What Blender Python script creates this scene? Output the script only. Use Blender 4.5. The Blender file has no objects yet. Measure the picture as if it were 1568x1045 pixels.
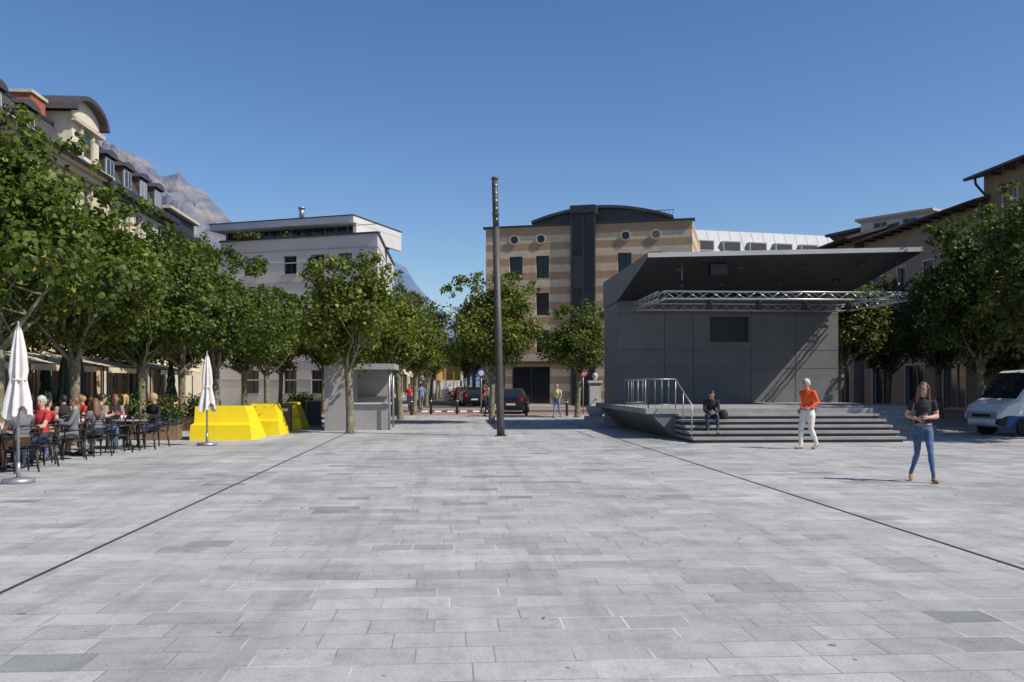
import bpy, math, random, bmesh
import numpy as np
from mathutils import Vector, Matrix, noise
R=random.Random(7)
TH=math.atan(94/1400); CT=math.cos(TH); ST=math.sin(TH); F=1400.0; H=1.65
def W(x,D):
    xc=(x-784)/F*D
    return (xc*CT+D*ST, D*CT-xc*ST)
def ZZ(y,D): return H+(590-y)/F*D
scene=bpy.context.scene
col=scene.collection
# ---------------------------------------------------------------- materials
def newmat(name):
    m=bpy.data.materials.new(name); m.use_nodes=True
    nt=m.node_tree; nt.nodes.clear()
    out=nt.nodes.new('ShaderNodeOutputMaterial')
    return m,nt,out
def lk(nt,a,b): nt.links.new(a,b)
def math_(nt,op,a,b=None,c=None):
    n=nt.nodes.new('ShaderNodeMath'); n.operation=op
    for i,v in enumerate((a,b,c)):
        if v is None: continue
        if isinstance(v,(int,float)): n.inputs[i].default_value=v
        else: nt.links.new(v,n.inputs[i])
    return n.outputs[0]
def mixc(nt,fac,a,b,mode='MIX'):
    n=nt.nodes.new('ShaderNodeMix'); n.data_type='RGBA'; n.blend_type=mode
    for sock,v in ((n.inputs[0],fac),(n.inputs[6],a),(n.inputs[7],b)):
        if isinstance(v,(int,float)): sock.default_value=v
        elif isinstance(v,tuple): sock.default_value=(v[0],v[1],v[2],1)
        else: nt.links.new(v,sock)
    return n.outputs[2]
def noise_(nt,vec,scale,detail=4,rough=.6):
    n=nt.nodes.new('ShaderNodeTexNoise'); n.inputs['Scale'].default_value=scale
    n.inputs['Detail'].default_value=detail; n.inputs['Roughness'].default_value=rough
    if vec is not None: nt.links.new(vec,n.inputs['Vector'])
    return n.outputs['Fac']
def ramp_(nt,fac,stops,interp='LINEAR'):
    n=nt.nodes.new('ShaderNodeValToRGB'); cr=n.color_ramp; cr.interpolation=interp
    while len(cr.elements)<len(stops): cr.elements.new(.5)
    for e,(p,c) in zip(cr.elements,stops):
        e.position=p; e.color=(c[0],c[1],c[2],1) if isinstance(c,tuple) else (c,c,c,1)
    nt.links.new(fac,n.inputs[0]); return n.outputs[0]
def coords(nt,kind='Object'):
    return nt.nodes.new('ShaderNodeTexCoord').outputs[kind]
def mat(name,c,rough=.7,var=.15,scale=3.0,metal=0.0,bump=.0,spec=.5,var2=0.0,c2=None):
    m,nt,out=newmat(name)
    p=nt.nodes.new('ShaderNodeBsdfPrincipled')
    co=coords(nt)
    f=noise_(nt,co,scale,5,.65)
    lo=tuple(max(0,v*(1-var)) for v in c); hi=tuple(min(1,v*(1+var)) for v in (c2 or c))
    colr=ramp_(nt,f,[(.3,lo),(.7,hi)])
    if var2>0:
        f2=noise_(nt,co,scale*14,3,.7)
        colr=mixc(nt,1.0,colr,ramp_(nt,f2,[(.3,1-var2),(.7,1.0)]),'MULTIPLY')
    lk(nt,colr,p.inputs['Base Color'])
    p.inputs['Roughness'].default_value=rough; p.inputs['Metallic'].default_value=metal
    p.inputs['Specular IOR Level'].default_value=spec
    if bump>0:
        b=nt.nodes.new('ShaderNodeBump'); b.inputs['Strength'].default_value=bump; b.inputs['Distance'].default_value=.02
        lk(nt,noise_(nt,co,scale*8,4,.7),b.inputs['Height']); lk(nt,b.outputs[0],p.inputs['Normal'])
    lk(nt,p.outputs[0],out.inputs[0]); return m
def glassmat(name,dark=(.015,.02,.025),light=(.25,.25,.23),pale_share=.35,rough=.08):
    m,nt,out=newmat(name)
    p=nt.nodes.new('ShaderNodeBsdfPrincipled')
    g=nt.nodes.new('ShaderNodeNewGeometry')
    c=ramp_(nt,g.outputs['Random Per Island'],[(0,dark),(1-pale_share,tuple(v*1.6 for v in dark)),(1-pale_share+.01,tuple(v*.5 for v in light)),(1,light)])  # a random share of panes gets the paler curtain colour
    lk(nt,c,p.inputs['Base Color']); p.inputs['Roughness'].default_value=rough
    lk(nt,p.outputs[0],out.inputs[0]); return m
def paving():
    m,nt,out=newmat('granite_slabs')
    p=nt.nodes.new('ShaderNodeBsdfPrincipled'); co=coords(nt)
    sp=nt.nodes.new('ShaderNodeSeparateXYZ'); lk(nt,co,sp.inputs[0]); x,y=sp.outputs[0],sp.outputs[1]
    RH=.34
    y=math_(nt,'MULTIPLY_ADD',noise_(nt,co,.8,2,.5),.02,y)
    yr=math_(nt,'DIVIDE',y,RH); row=math_(nt,'FLOOR',yr); fy=math_(nt,'MULTIPLY',math_(nt,'FRACT',yr),RH)
    def wn1(v):
        n=nt.nodes.new('ShaderNodeTexWhiteNoise'); n.noise_dimensions='1D'; lk(nt,v,n.inputs['W']); return n.outputs['Value']
    r1=wn1(row); r2=wn1(math_(nt,'ADD',row,100.5))
    w=math_(nt,'MULTIPLY_ADD',r2,.34,.42)
    u=math_(nt,'DIVIDE',math_(nt,'MULTIPLY_ADD',r1,5.0,x),w); cell=math_(nt,'FLOOR',u); fu=math_(nt,'MULTIPLY',math_(nt,'FRACT',u),w)
    cb=nt.nodes.new('ShaderNodeCombineXYZ'); lk(nt,cell,cb.inputs[0]); lk(nt,row,cb.inputs[1])
    wn=nt.nodes.new('ShaderNodeTexWhiteNoise'); wn.noise_dimensions='2D'; lk(nt,cb.outputs[0],wn.inputs['Vector']); sr=wn.outputs['Value']
    base=ramp_(nt,sr,[(0,(.35,.345,.335)),(.10,(.415,.41,.40)),(.6,(.455,.45,.437)),(.95,(.51,.505,.49)),(.974,(.51,.505,.49)),(.978,(.27,.285,.27)),(1,(.33,.34,.33))])
    rowt=ramp_(nt,r2,[(0,.93),(1,1.05)]); base=mixc(nt,1.0,base,rowt,'MULTIPLY')
    f=noise_(nt,co,.28,6,.65); base=mixc(nt,1.0,base,ramp_(nt,f,[(.3,.72),(.5,.98),(.75,1.12)]),'MULTIPLY')
    mp=nt.nodes.new('ShaderNodeMapping'); mp.inputs['Scale'].default_value=(2.2,.09,1); lk(nt,co,mp.inputs[0])
    f=noise_(nt,mp.outputs[0],1.0,7,.7); base=mixc(nt,1.0,base,ramp_(nt,f,[(.32,.78),(.5,.98),(.7,1.06)]),'MULTIPLY')
    f=noise_(nt,co,2.6,9,.82); base=mixc(nt,1.0,base,ramp_(nt,f,[(.33,.70),(.5,.98),(.7,1.08)]),'MULTIPLY')
    f=noise_(nt,co,45,5,.9); base=mixc(nt,1.0,base,ramp_(nt,f,[(.35,.74),(.65,1.15)]),'MULTIPLY')
    for sc,th in ((1.1,.036),(3.3,.06),(7.0,.07)):
        v=nt.nodes.new('ShaderNodeTexVoronoi'); v.inputs['Scale'].default_value=sc; lk(nt,co,v.inputs['Vector'])
        near=math_(nt,'LESS_THAN',v.outputs['Distance'],th)
        sc_=nt.nodes.new('ShaderNodeSeparateColor'); lk(nt,v.outputs['Color'],sc_.inputs[0])
        pick=math_(nt,'MULTIPLY',near,math_(nt,'GREATER_THAN',sc_.outputs[0],.6))
        base=mixc(nt,math_(nt,'MULTIPLY',pick,.75),base,(.09,.085,.08))
    j1=math_(nt,'LESS_THAN',fu,.010); j2=math_(nt,'LESS_THAN',fy,.012)
    j=math_(nt,'MAXIMUM',j1,j2)
    jn=noise_(nt,co,.9,5,.7)
    jf=math_(nt,'MULTIPLY',j,ramp_(nt,jn,[(.35,.65),(.5,.6),(.65,.95)]))
    jc=ramp_(nt,noise_(nt,co,.6,3,.6),[(.40,(.70,.68,.64)),(.50,(.17,.16,.145))])
    base=mixc(nt,jf,base,jc)
    lk(nt,base,p.inputs['Base Color'])
    lk(nt,ramp_(nt,noise_(nt,co,3,4,.6),[(.3,.55),(.7,.8)]),p.inputs['Roughness'])
    b=nt.nodes.new('ShaderNodeBump'); b.inputs['Strength'].default_value=.6; b.inputs['Distance'].default_value=.01
    hh=math_(nt,'SUBTRACT',math_(nt,'MULTIPLY',noise_(nt,co,40,3,.7),.45),j)
    lk(nt,hh,b.inputs['Height']); lk(nt,b.outputs[0],p.inputs['Normal'])
    lk(nt,p.outputs[0],out.inputs[0]); return m
def striped(name,ca,cb,period,mortar=.3):
    m,nt,out=newmat(name)
    p=nt.nodes.new('ShaderNodeBsdfPrincipled'); co=coords(nt)
    sp=nt.nodes.new('ShaderNodeSeparateXYZ'); lk(nt,co,sp.inputs[0]); z=sp.outputs[2]
    s=math_(nt,'GREATER_THAN',math_(nt,'FRACT',math_(nt,'DIVIDE',z,period)),.5)
    c=mixc(nt,s,ca,cb)
    c=mixc(nt,1.0,c,ramp_(nt,noise_(nt,co,1.2,5,.7),[(.3,.82),(.7,1.08)]),'MULTIPLY')
    c=mixc(nt,1.0,c,ramp_(nt,noise_(nt,co,9,3,.7),[(.3,.85),(.7,1.08)]),'MULTIPLY')
    h=math_(nt,'LESS_THAN',math_(nt,'FRACT',math_(nt,'DIVIDE',z,period/4)),.07)
    xy=math_(nt,'FRACT',math_(nt,'MULTIPLY_ADD',math_(nt,'FLOOR',math_(nt,'DIVIDE',z,period/4)),.5,math_(nt,'DIVIDE',sp.outputs[0],.6)))
    h=math_(nt,'MAXIMUM',h,math_(nt,'LESS_THAN',xy,.03))
    c=mixc(nt,math_(nt,'MULTIPLY',h,mortar),c,(.2,.16,.12))
    lk(nt,c,p.inputs['Base Color']); p.inputs['Roughness'].default_value=.85
    lk(nt,p.outputs[0],out.inputs[0]); return m
def leafmat(name,dk,lt,yl,yam=.08,tr=.35):
    m,nt,out=newmat(name)
    g=nt.nodes.new('ShaderNodeNewGeometry')
    c=ramp_(nt,g.outputs['Random Per Island'],[(0,dk),(.55,tuple((a+b)/2 for a,b in zip(dk,lt))),(1-yam,lt),(1,yl)])
    oi=nt.nodes.new('ShaderNodeObjectInfo')
    c=mixc(nt,1.0,c,ramp_(nt,oi.outputs['Random'],[(0,(.85,.9,.85)),(1,(1.2,1.08,.95))]),'MULTIPLY')
    c=mixc(nt,1.0,c,ramp_(nt,noise_(nt,coords(nt),.9,3,.6),[(.3,.6),(.7,1.3)]),'MULTIPLY')
    d=nt.nodes.new('ShaderNodeBsdfPrincipled'); d.inputs['Roughness'].default_value=.5; d.inputs['Specular IOR Level'].default_value=.35
    lk(nt,c,d.inputs['Base Color'])
    t=nt.nodes.new('ShaderNodeBsdfTranslucent'); lk(nt,mixc(nt,1.0,c,(1.5,1.5,.6),'MULTIPLY'),t.inputs['Color'])
    mx=nt.nodes.new('ShaderNodeMixShader'); mx.inputs[0].default_value=tr
    lk(nt,d.outputs[0],mx.inputs[1]); lk(nt,t.outputs[0],mx.inputs[2]); lk(nt,mx.outputs[0],out.inputs[0]); return m

M={}
M['pave']=paving()
M['ground']=mat('ground_mat',(.16,.17,.14),.9,.2,.02)
M['asphalt']=mat('asphalt',(.08,.08,.08),.85,.2,1.2,var2=.2,bump=.2)
M['redpave']=mat('red_pavers',(.34,.21,.16),.85,.18,1.0,var2=.2)
M['side']=mat('sidewalk_mat',(.34,.33,.32),.85,.15,.8,var2=.15)
M['slot']=mat('slot_metal',(.05,.05,.05),.5,.2,4)
M['paint']=mat('road_paint',(.75,.75,.72),.7,.15,5)
M['stripe']=striped('striped_masonry',(.66,.54,.37),(.45,.30,.18),1.16,.25)
M['darkmetal']=mat('dark_metal',(.035,.034,.036),.5,.2,2,metal=.1)
M['roofmetal']=mat('grey_roof_metal',(.075,.07,.07),.55,.15,1,metal=.2)
M['glass']=glassmat('window_glass')
M['glassd']=glassmat('window_glass_dark',pale_share=.12)
M['glassb']=glassmat('tinted_glass',dark=(.025,.022,.02),light=(.06,.055,.05),pale_share=.2,rough=.35)
M['blind']=mat('grey_blinds',(.10,.10,.11),.6,.1,5)
M['white']=mat('white_render',(.60,.585,.575),.85,.06,.8,var2=.07)
M['offw']=mat('pale_render',(.44,.43,.43),.85,.1,.6,var2=.08)
M['cream']=mat('cream_stucco',(.62,.50,.30),.85,.1,.7,var2=.08)
M['cream2']=mat('pale_stucco',(.64,.57,.45),.85,.1,.7,var2=.08)
M['trim']=mat('stone_trim',(.52,.46,.36),.8,.12,2,var2=.08)
M['slate']=mat('slate_roof',(.07,.06,.06),.6,.25,3,var2=.25,bump=.3)
M['tile']=mat('brown_tile_roof',(.12,.085,.07),.8,.3,2.5,var2=.3,bump=.3)
M['brick']=mat('chimney_brick',(.38,.11,.06),.85,.2,5,var2=.25)
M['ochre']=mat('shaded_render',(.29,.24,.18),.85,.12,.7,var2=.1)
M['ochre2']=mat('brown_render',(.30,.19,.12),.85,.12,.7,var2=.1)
M['frame']=mat('window_frame',(.45,.45,.43),.6,.08,5)
M['framed']=mat('window_frame_dark',(.05,.05,.055),.5,.1,5)
M['whiteroof']=mat('pale_metal_roof',(.42,.43,.44),.6,.08,1)
M['panel']=mat('grey_cladding',(.165,.165,.168),.6,.14,1.2,var2=.06)
M['panelj']=mat('cladding_joint',(.05,.05,.05),.6,.1,1.2)
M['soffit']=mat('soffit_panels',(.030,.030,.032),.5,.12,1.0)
M['fascia']=mat('fascia_aluminium',(.42,.42,.42),.5,.08,2,metal=.2)
M['conc']=mat('stage_concrete',(.31,.30,.29),.85,.18,1.6,var2=.15,bump=.2)
M['alu']=mat('aluminium',(.62,.63,.64),.35,.08,3,metal=.6)
M['steel']=mat('galvanised_steel',(.34,.35,.36),.45,.15,4,metal=.6)
M['mast']=mat('mast_steel',(.075,.068,.062),.55,.25,3,metal=.2)
M['bark']=mat('plane_bark',(.17,.14,.09),.9,.5,5,var2=.3,bump=.6,c2=(.25,.23,.15))
M['leaf']=leafmat('plane_leaves',(.035,.075,.012),(.13,.18,.03),(.32,.27,.05),.12)
M['leafy']=leafmat('street_leaves',(.045,.085,.013),(.15,.20,.03),(.36,.27,.05),.16)
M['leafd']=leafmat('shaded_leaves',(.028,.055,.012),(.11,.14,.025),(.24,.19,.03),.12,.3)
M['hedge']=leafmat('hedge_leaves',(.03,.07,.015),(.10,.18,.04),(.35,.12,.05),.04,.2)
M['yellow']=mat('yellow_lacquer',(.84,.64,.01),.5,.06,2,var2=.05)
M['black']=mat('black_resin',(.018,.018,.02),.45,.2,6)
M['tabletop']=mat('table_top',(.30,.28,.26),.4,.1,5)
M['canvas']=mat('white_canvas',(.66,.62,.60),.85,.08,5,bump=.2)
M['canvasg']=mat('green_canvas',(.025,.04,.035),.85,.15,5)
M['awning']=mat('beige_awning',(.66,.56,.40),.85,.1,3)
M['awningr']=mat('orange_awning',(.58,.28,.10),.85,.1,3)
M['flagy']=mat('yellow_flag',(.70,.52,.12),.8,.1,3)
M['flagr']=mat('red_flag',(.52,.07,.04),.8,.1,3)
M['kiosk']=mat('kiosk_concrete',(.32,.315,.315),.8,.1,2,var2=.1)
M['stone']=mat('white_stone',(.58,.56,.53),.8,.12,3,var2=.1)
M['carb']=mat('black_car_paint',(.012,.012,.015),.2,.1,3)
M['carg']=mat('grey_car_paint',(.16,.17,.18),.25,.1,3,metal=.4)
M['carw']=mat('white_car_paint',(.72,.73,.74),.3,.05,3)
M['carr']=mat('red_car_paint',(.45,.03,.02),.3,.05,3)
M['blue']=mat('blue_vinyl',(.03,.09,.28),.35,.1,3)
M['autoglass']=mat('auto_glass',(.02,.025,.03),.08,.1,3)
M['tyre']=mat('tyre',(.02,.02,.02),.85,.1,8)
M['redl']=mat('tail_lamp',(.4,.01,.01),.3,.1,8)
M['skin']=mat('skin',(.50,.29,.20),.6,.06,9)
M['skin2']=mat('skin_tanned',(.42,.22,.15),.6,.06,9)
M['hairb']=mat('brown_hair',(.10,.045,.022),.55,.35,25,c2=(.17,.08,.04))
M['hairg']=mat('grey_hair',(.45,.44,.42),.7,.15,25)
M['haird']=mat('dark_hair',(.02,.015,.012),.55,.3,25)
M['hairl']=mat('blond_hair',(.38,.25,.11),.6,.2,25)
M['eye']=mat('eye_dark',(.02,.015,.01),.3,.05,5)
M['lip']=mat('lips',(.36,.12,.10),.5,.05,5)
M['jeans']=mat('blue_denim',(.07,.13,.25),.85,.4,6,var2=.2,bump=.3)
M['dkjeans']=mat('dark_denim',(.025,.035,.07),.85,.25,6)
M['whitet']=mat('white_trousers',(.70,.66,.60),.85,.1,6,bump=.3)
M['orange']=mat('orange_shirt',(.78,.085,.012),.85,.14,6,bump=.3)
M['blackc']=mat('black_cloth',(.016,.016,.018),.85,.3,6)
M['redc']=mat('red_cloth',(.42,.03,.03),.85,.15,6)
M['greyc']=mat('grey_cloth',(.16,.16,.17),.85,.15,6)
M['whitec']=mat('white_cloth',(.66,.66,.66),.85,.08,6)
M['bluec']=mat('blue_cloth',(.12,.22,.42),.85,.15,6)
M['pinkc']=mat('pink_cloth',(.50,.20,.22),.85,.15,6)
M['greenc']=mat('teal_cloth',(.05,.12,.10),.85,.15,6)
M['limec']=mat('lime_cloth',(.60,.68,.25),.85,.1,6)
M['tan']=mat('tan_leather',(.30,.15,.07),.6,.15,6)
M['wood']=mat('timber',(.22,.14,.08),.7,.2,4)

# ---------------------------------------------------------------- mesh group helper
class G:
    def __init__(s,name,loc=(0,0,0),rz=0):
        s.name=name; s.loc=loc; s.rz=rz; s.p={}
    def add(s,part,m,vs,fs,smooth=False):
        key=(part,m)
        if key not in s.p: s.p[key]=[[],[],smooth]
        V,Fc,_=s.p[key]; o=len(V)
        V.extend([tuple(v) for v in vs]); Fc.extend([tuple(i+o for i in f) for f in fs])
        if smooth: s.p[key][2]=True
    def box(s,part,m,x0,x1,y0,y1,z0,z1):
        vs=[(x0,y0,z0),(x1,y0,z0),(x1,y1,z0),(x0,y1,z0),(x0,y0,z1),(x1,y0,z1),(x1,y1,z1),(x0,y1,z1)]
        s.add(part,m,vs,[(0,3,2,1),(4,5,6,7),(0,1,5,4),(1,2,6,5),(2,3,7,6),(3,0,4,7)])
    def obox(s,part,m,O,d,u0,u1,n0,n1,z0,z1):
        nr=(d[1],-d[0])
        def P(u,n,z): return (O[0]+d[0]*u+nr[0]*n, O[1]+d[1]*u+nr[1]*n, z)
        vs=[P(u0,n0,z0),P(u1,n0,z0),P(u1,n1,z0),P(u0,n1,z0),P(u0,n0,z1),P(u1,n0,z1),P(u1,n1,z1),P(u0,n1,z1)]
        s.add(part,m,vs,[(0,3,2,1),(4,5,6,7),(0,1,5,4),(1,2,6,5),(2,3,7,6),(3,0,4,7)])
    def tube(s,part,m,pts,rs,n=8,smooth=True):
        vs,fs=loft([Vector(p) for p in pts],[(r,r) if not isinstance(r,tuple) else r for r in rs],n)
        s.add(part,m,vs,fs,smooth)
    def build(s):
        e=None
        if len(s.p)>1:
            e=bpy.data.objects.new(s.name,None); col.objects.link(e); e.location=s.loc; e.rotation_euler=(0,0,s.rz); e.empty_display_size=.3
        for (part,m),(V,Fc,sm) in s.p.items():
            me=bpy.data.meshes.new(part); me.from_pydata(V,[],Fc); me.materials.append(M[m])
            if sm: me.polygons.foreach_set('use_smooth',[True]*len(me.polygons))
            o=bpy.data.objects.new(part if e else s.name,me); col.objects.link(o)
            if e: o.parent=e
            else: o.location=s.loc; o.rotation_euler=(0,0,s.rz); e=o; 
            if len(s.p)==1: return o
        return e
def loft(pts,rs,n=10,ref=None):
    vs=[];fs=[]
    k=len(pts)
    prev=None
    for i,p in enumerate(pts):
        a=pts[max(0,i-1)]; b=pts[min(k-1,i+1)]
        t=(b-a).normalized()
        if ref is not None: x=(ref-t*ref.dot(t)).normalized()
        else:
            if prev is None:
                r=Vector((1,0,0)) if abs(t.x)<.8 else Vector((0,1,0))
            else: r=prev
            x=(r-t*r.dot(t)).normalized(); prev=x
        y=t.cross(x)
        for j in range(n):
            an=2*math.pi*j/n
            vs.append(p+x*(math.cos(an)*rs[i][0])+y*(math.sin(an)*rs[i][1]))
    for i in range(k-1):
        for j in range(n):
            j2=(j+1)%n
            fs.append((i*n+j,i*n+j2,(i+1)*n+j2,(i+1)*n+j))
    fs.append(tuple(range(n))[::-1]); fs.append(tuple((k-1)*n+j for j in range(n)))
    return vs,fs
# ---------------------------------------------------------------- facade
def facade(g,O,d,width,z0,z1,ops,wall,glass='glass',frame='frame',depth=.2,sill='trim',mull=True,trimw=0):
    nr=(d[1],-d[0])
    def P(u,n,z): return (O[0]+d[0]*u+nr[0]*n, O[1]+d[1]*u+nr[1]*n, z)
    us=sorted(set([0,width]+[round(o[0],4) for o in ops]+[round(o[1],4) for o in ops]))
    zs=sorted(set([z0,z1]+[round(o[2],4) for o in ops]+[round(o[3],4) for o in ops]))
    vs=[];fs=[]
    for i in range(len(us)-1):
        for j in range(len(zs)-1):
            uc=(us[i]+us[i+1])/2; zc=(zs[j]+zs[j+1])/2
            if any(o[0]<uc<o[1] and o[2]<zc<o[3] for o in ops): continue
            k=len(vs); vs+= [P(us[i],0,zs[j]),P(us[i+1],0,zs[j]),P(us[i+1],0,zs[j+1]),P(us[i],0,zs[j+1])]
            fs.append((k,k+1,k+2,k+3))
    g.add('walls',wall,vs,fs)
    for o in ops:
        a,b,c,e=o[:4]
        vs=[P(a,0,c),P(b,0,c),P(b,0,e),P(a,0,e),P(a,-depth,c),P(b,-depth,c),P(b,-depth,e),P(a,-depth,e)]
        g.add('window_reveals',wall,vs,[(0,1,5,4),(1,2,6,5),(2,3,7,6),(3,0,4,7)])
        g.add('window_glass',glass,[P(a,-depth,c),P(b,-depth,c),P(b,-depth,e),P(a,-depth,e)],[(0,1,2,3)])
        fw=.06; q0,q1=-depth+.005,-depth+.06
        g.obox('window_frames',frame,O,d,a,a+fw,q0,q1,c,e); g.obox('window_frames',frame,O,d,b-fw,b,q0,q1,c,e)
        g.obox('window_frames',frame,O,d,a+fw,b-fw,q0,q1,c,c+fw); g.obox('window_frames',frame,O,d,a+fw,b-fw,q0,q1,e-fw,e)
        if mull and b-a>.7: g.obox('window_frames',frame,O,d,(a+b)/2-.025,(a+b)/2+.025,q0,q1+.01,c+fw,e-fw)
        if sill: g.obox('window_sills',sill,O,d,a-.08,b+.08,-.02,.09,c-.08,c)
        if trimw:
            g.obox('window_surrounds',sill,O,d,a-trimw,a,-.02,.05,c,e); g.obox('window_surrounds',sill,O,d,b,b+trimw,-.02,.05,c,e)
            g.obox('window_surrounds',sill,O,d,a-trimw,b+trimw,-.02,.07,e,e+trimw)
def wgrid(width,n,w,floors,m=0):
    s=(width-2*m)/n; r=[]
    for (a,b) in floors:
        for i in range(n):
            c=m+s*(i+.5); r.append((c-w/2,c+w/2,a,b))
    return r
def dirlen(a,b):
    d=(b[0]-a[0],b[1]-a[1]); L=math.hypot(*d); return (d[0]/L,d[1]/L),L
def building(g,pts,z0,z1,opsl,wall,cornice=None,cz=.3,cn=.35,roof='flat',roofmat='roofmetal',rise=2.5,inset=1.5,overhang=.5,**kw):
    n=len(pts)
    for i in range(n):
        a=pts[i]; b=pts[(i+1)%n]; d,L=dirlen(a,b)
        ops=opsl.get(i,[])
        if callable(ops): ops=ops(L)
        facade(g,a,d,L,z0,z1,ops,wall,**kw)
        if cornice:
            e=cn if i%2==0 else 0
            g.obox('cornice',cornice,a,d,-e,L+e,0.0,cn,z1-cz,z1+.02)
            g.obox('cornice',cornice,a,d,-e*.5,L+e*.5,0.0,cn*.5,z1-cz*1.8,z1-cz-.003)
    if roof=='flat':
        g.add('roof',roofmat,[(p[0],p[1],z1-.01) for p in pts],[tuple(range(n))])
    elif roof=='mansard':
        def ins(k,off):
            a=Vector(pts[k-1]);b=Vector(pts[k]);c=Vector(pts[(k+1)%n])
            d1=(b-a).normalized(); d2=(c-b).normalized()
            n1=Vector((-d1.y,d1.x)); n2=Vector((-d2.y,d2.x))
            return b+n1*off+n2*off
        v0=[(*ins(i,-.1),z1+.03) for i in range(n)]; v1=[(*ins(i,inset),z1+rise) for i in range(n)]; v2=[(*ins(i,inset*3),z1+rise*1.2) for i in range(n)]
        vs=v0+v1+v2
        fs=[(i,(i+1)%n,n+(i+1)%n,n+i) for i in range(n)]+[(n+i,n+(i+1)%n,2*n+(i+1)%n,2*n+i) for i in range(n)]+[tuple(2*n+i for i in range(n))]
        g.add('roof',roofmat,vs,fs)
        for i in range(n):
            d,L=dirlen(v1[i][:2],v1[(i+1)%n][:2]); g.obox('roof_trim','darkmetal',v1[i][:2],d,0,L,-.05,.12,z1+rise-.12,z1+rise+.06)
    elif roof=='gable':
        a,b,c,d_=[Vector(p) for p in pts]
        ax=(c-b).normalized(); cx=(a-b).normalized()
        a2=a+cx*overhang-ax*overhang; b2=b-cx*overhang-ax*overhang; c2=c-cx*overhang+ax*overhang; d2=d_+cx*overhang+ax*overhang
        r1=(a2+b2)/2; r2=(c2+d2)/2; drop=overhang*rise/((a-b).length/2)
        zb=z1-drop+.05
        t=.18
        vs=[(*a2,zb),(*b2,zb),(*c2,zb),(*d2,zb),(*r1,z1+rise),(*r2,z1+rise)]
        vs+= [(x,y,z-t) for x,y,z in vs]
        fs=[(1,2,5,4),(3,0,4,5),(7,10,11,8),(9,11,10,6),(1,7,8,2),(0,3,9,6),(0,6,10,4),(1,4,10,7),(2,8,11,5),(3,5,11,9)]
        g.add('roof',roofmat,vs,fs)
        m1=(a+b)/2; m2=(c+d_)/2
        g.add('gable_walls',wall,[(*a,z1),(*b,z1),(*m1,z1+rise-t-.05)],[(0,1,2)]); g.add('gable_walls',wall,[(*c,z1),(*d_,z1),(*m2,z1+rise-t-.05)],[(0,1,2)])
        for p,q in ((b2,c2),(a2,d2)):
            g.tube('gutter','darkmetal',[(*p,zb-.08),(*q,zb-.08)],[.09,.09],8)
def dormer(g,O,d,u,z,w=1.5,h=1.8,n0=-2.2,n1=-.25,wall='slate',arch=True,roofm='slate',glass='glass'):
    nr=(d[1],-d[0])
    def P(uu,n,zz): return (O[0]+d[0]*uu+nr[0]*n, O[1]+d[1]*uu+nr[1]*n, zz)
    g.obox('dormers',wall,O,d,u-w/2,u+w/2,n0,n1,z,z+h)
    g.obox('dormer_frames','frame',O,d,u-w/2+.2,u+w/2-.2,n1,n1+.05,z+.25,z+h-.1)
    g.obox('dormer_glass',glass,O,d,u-w/2+.3,u+w/2-.3,n1+.052,n1+.06,z+.35,z+h-.2)
    g.obox('dormer_frames','frame',O,d,u-.03,u+.03,n1+.062,n1+.08,z+.35,z+h-.2)
    k=9; vs=[];fs=[]
    for i in range(k):
        a=math.pi*i/(k-1); uu=u-math.cos(a)*(w/2+.15); zz=z+h+math.sin(a)*(.38 if arch else .1)
        vs+=[P(uu,n0,zz),P(uu,n1+.2,zz)]
    for i in range(k-1): fs.append((2*i,2*i+2,2*i+3,2*i+1))
    fs.append(tuple(2*i+1 for i in range(k))); g.add('dormer_roofs',roofm,vs,fs)
# ---------------------------------------------------------------- GROUND
def sheet(name,m,x0,x1,y0,y1,z,sub=None):
    me=bpy.data.meshes.new(name); me.from_pydata([(x0,y0,z),(x1,y0,z),(x1,y1,z),(x0,y1,z)],[],[(0,1,2,3)]); me.materials.append(M[m])
    o=bpy.data.objects.new(name,me); col.objects.link(o); return o
sheet('ground','ground',-9000,9000,-3000,14000,-.02)
sheet('plaza_paving','pave',-30,45,-25,50,0)
sheet('red_paving','redpave',-30,45,50,66,-.002)
sheet('road','asphalt',-3.2,2.6,66,420,0)
for (a,b) in ((-7,-3.2),(2.6,9)):
    g=G('sidewalk'); g.box('kerb','side',a,b,66,420,-.01,.12); g.build()
sheet('cross_road','asphalt',-28,44,55.5,60.5,.004)
for i in range(7):
    x=-2.6+i*.8
    sheet('zebra_marking','paint',x,x+.42,55.9,59.0,.008)
for nm,xx in (('drain_channel',-3.56),('drain_channel',5.12)):
    g=G(nm); g.box('slot','slot',xx-.018,xx+.018,1.0,50,-.01,.006)
    g.build()
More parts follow.
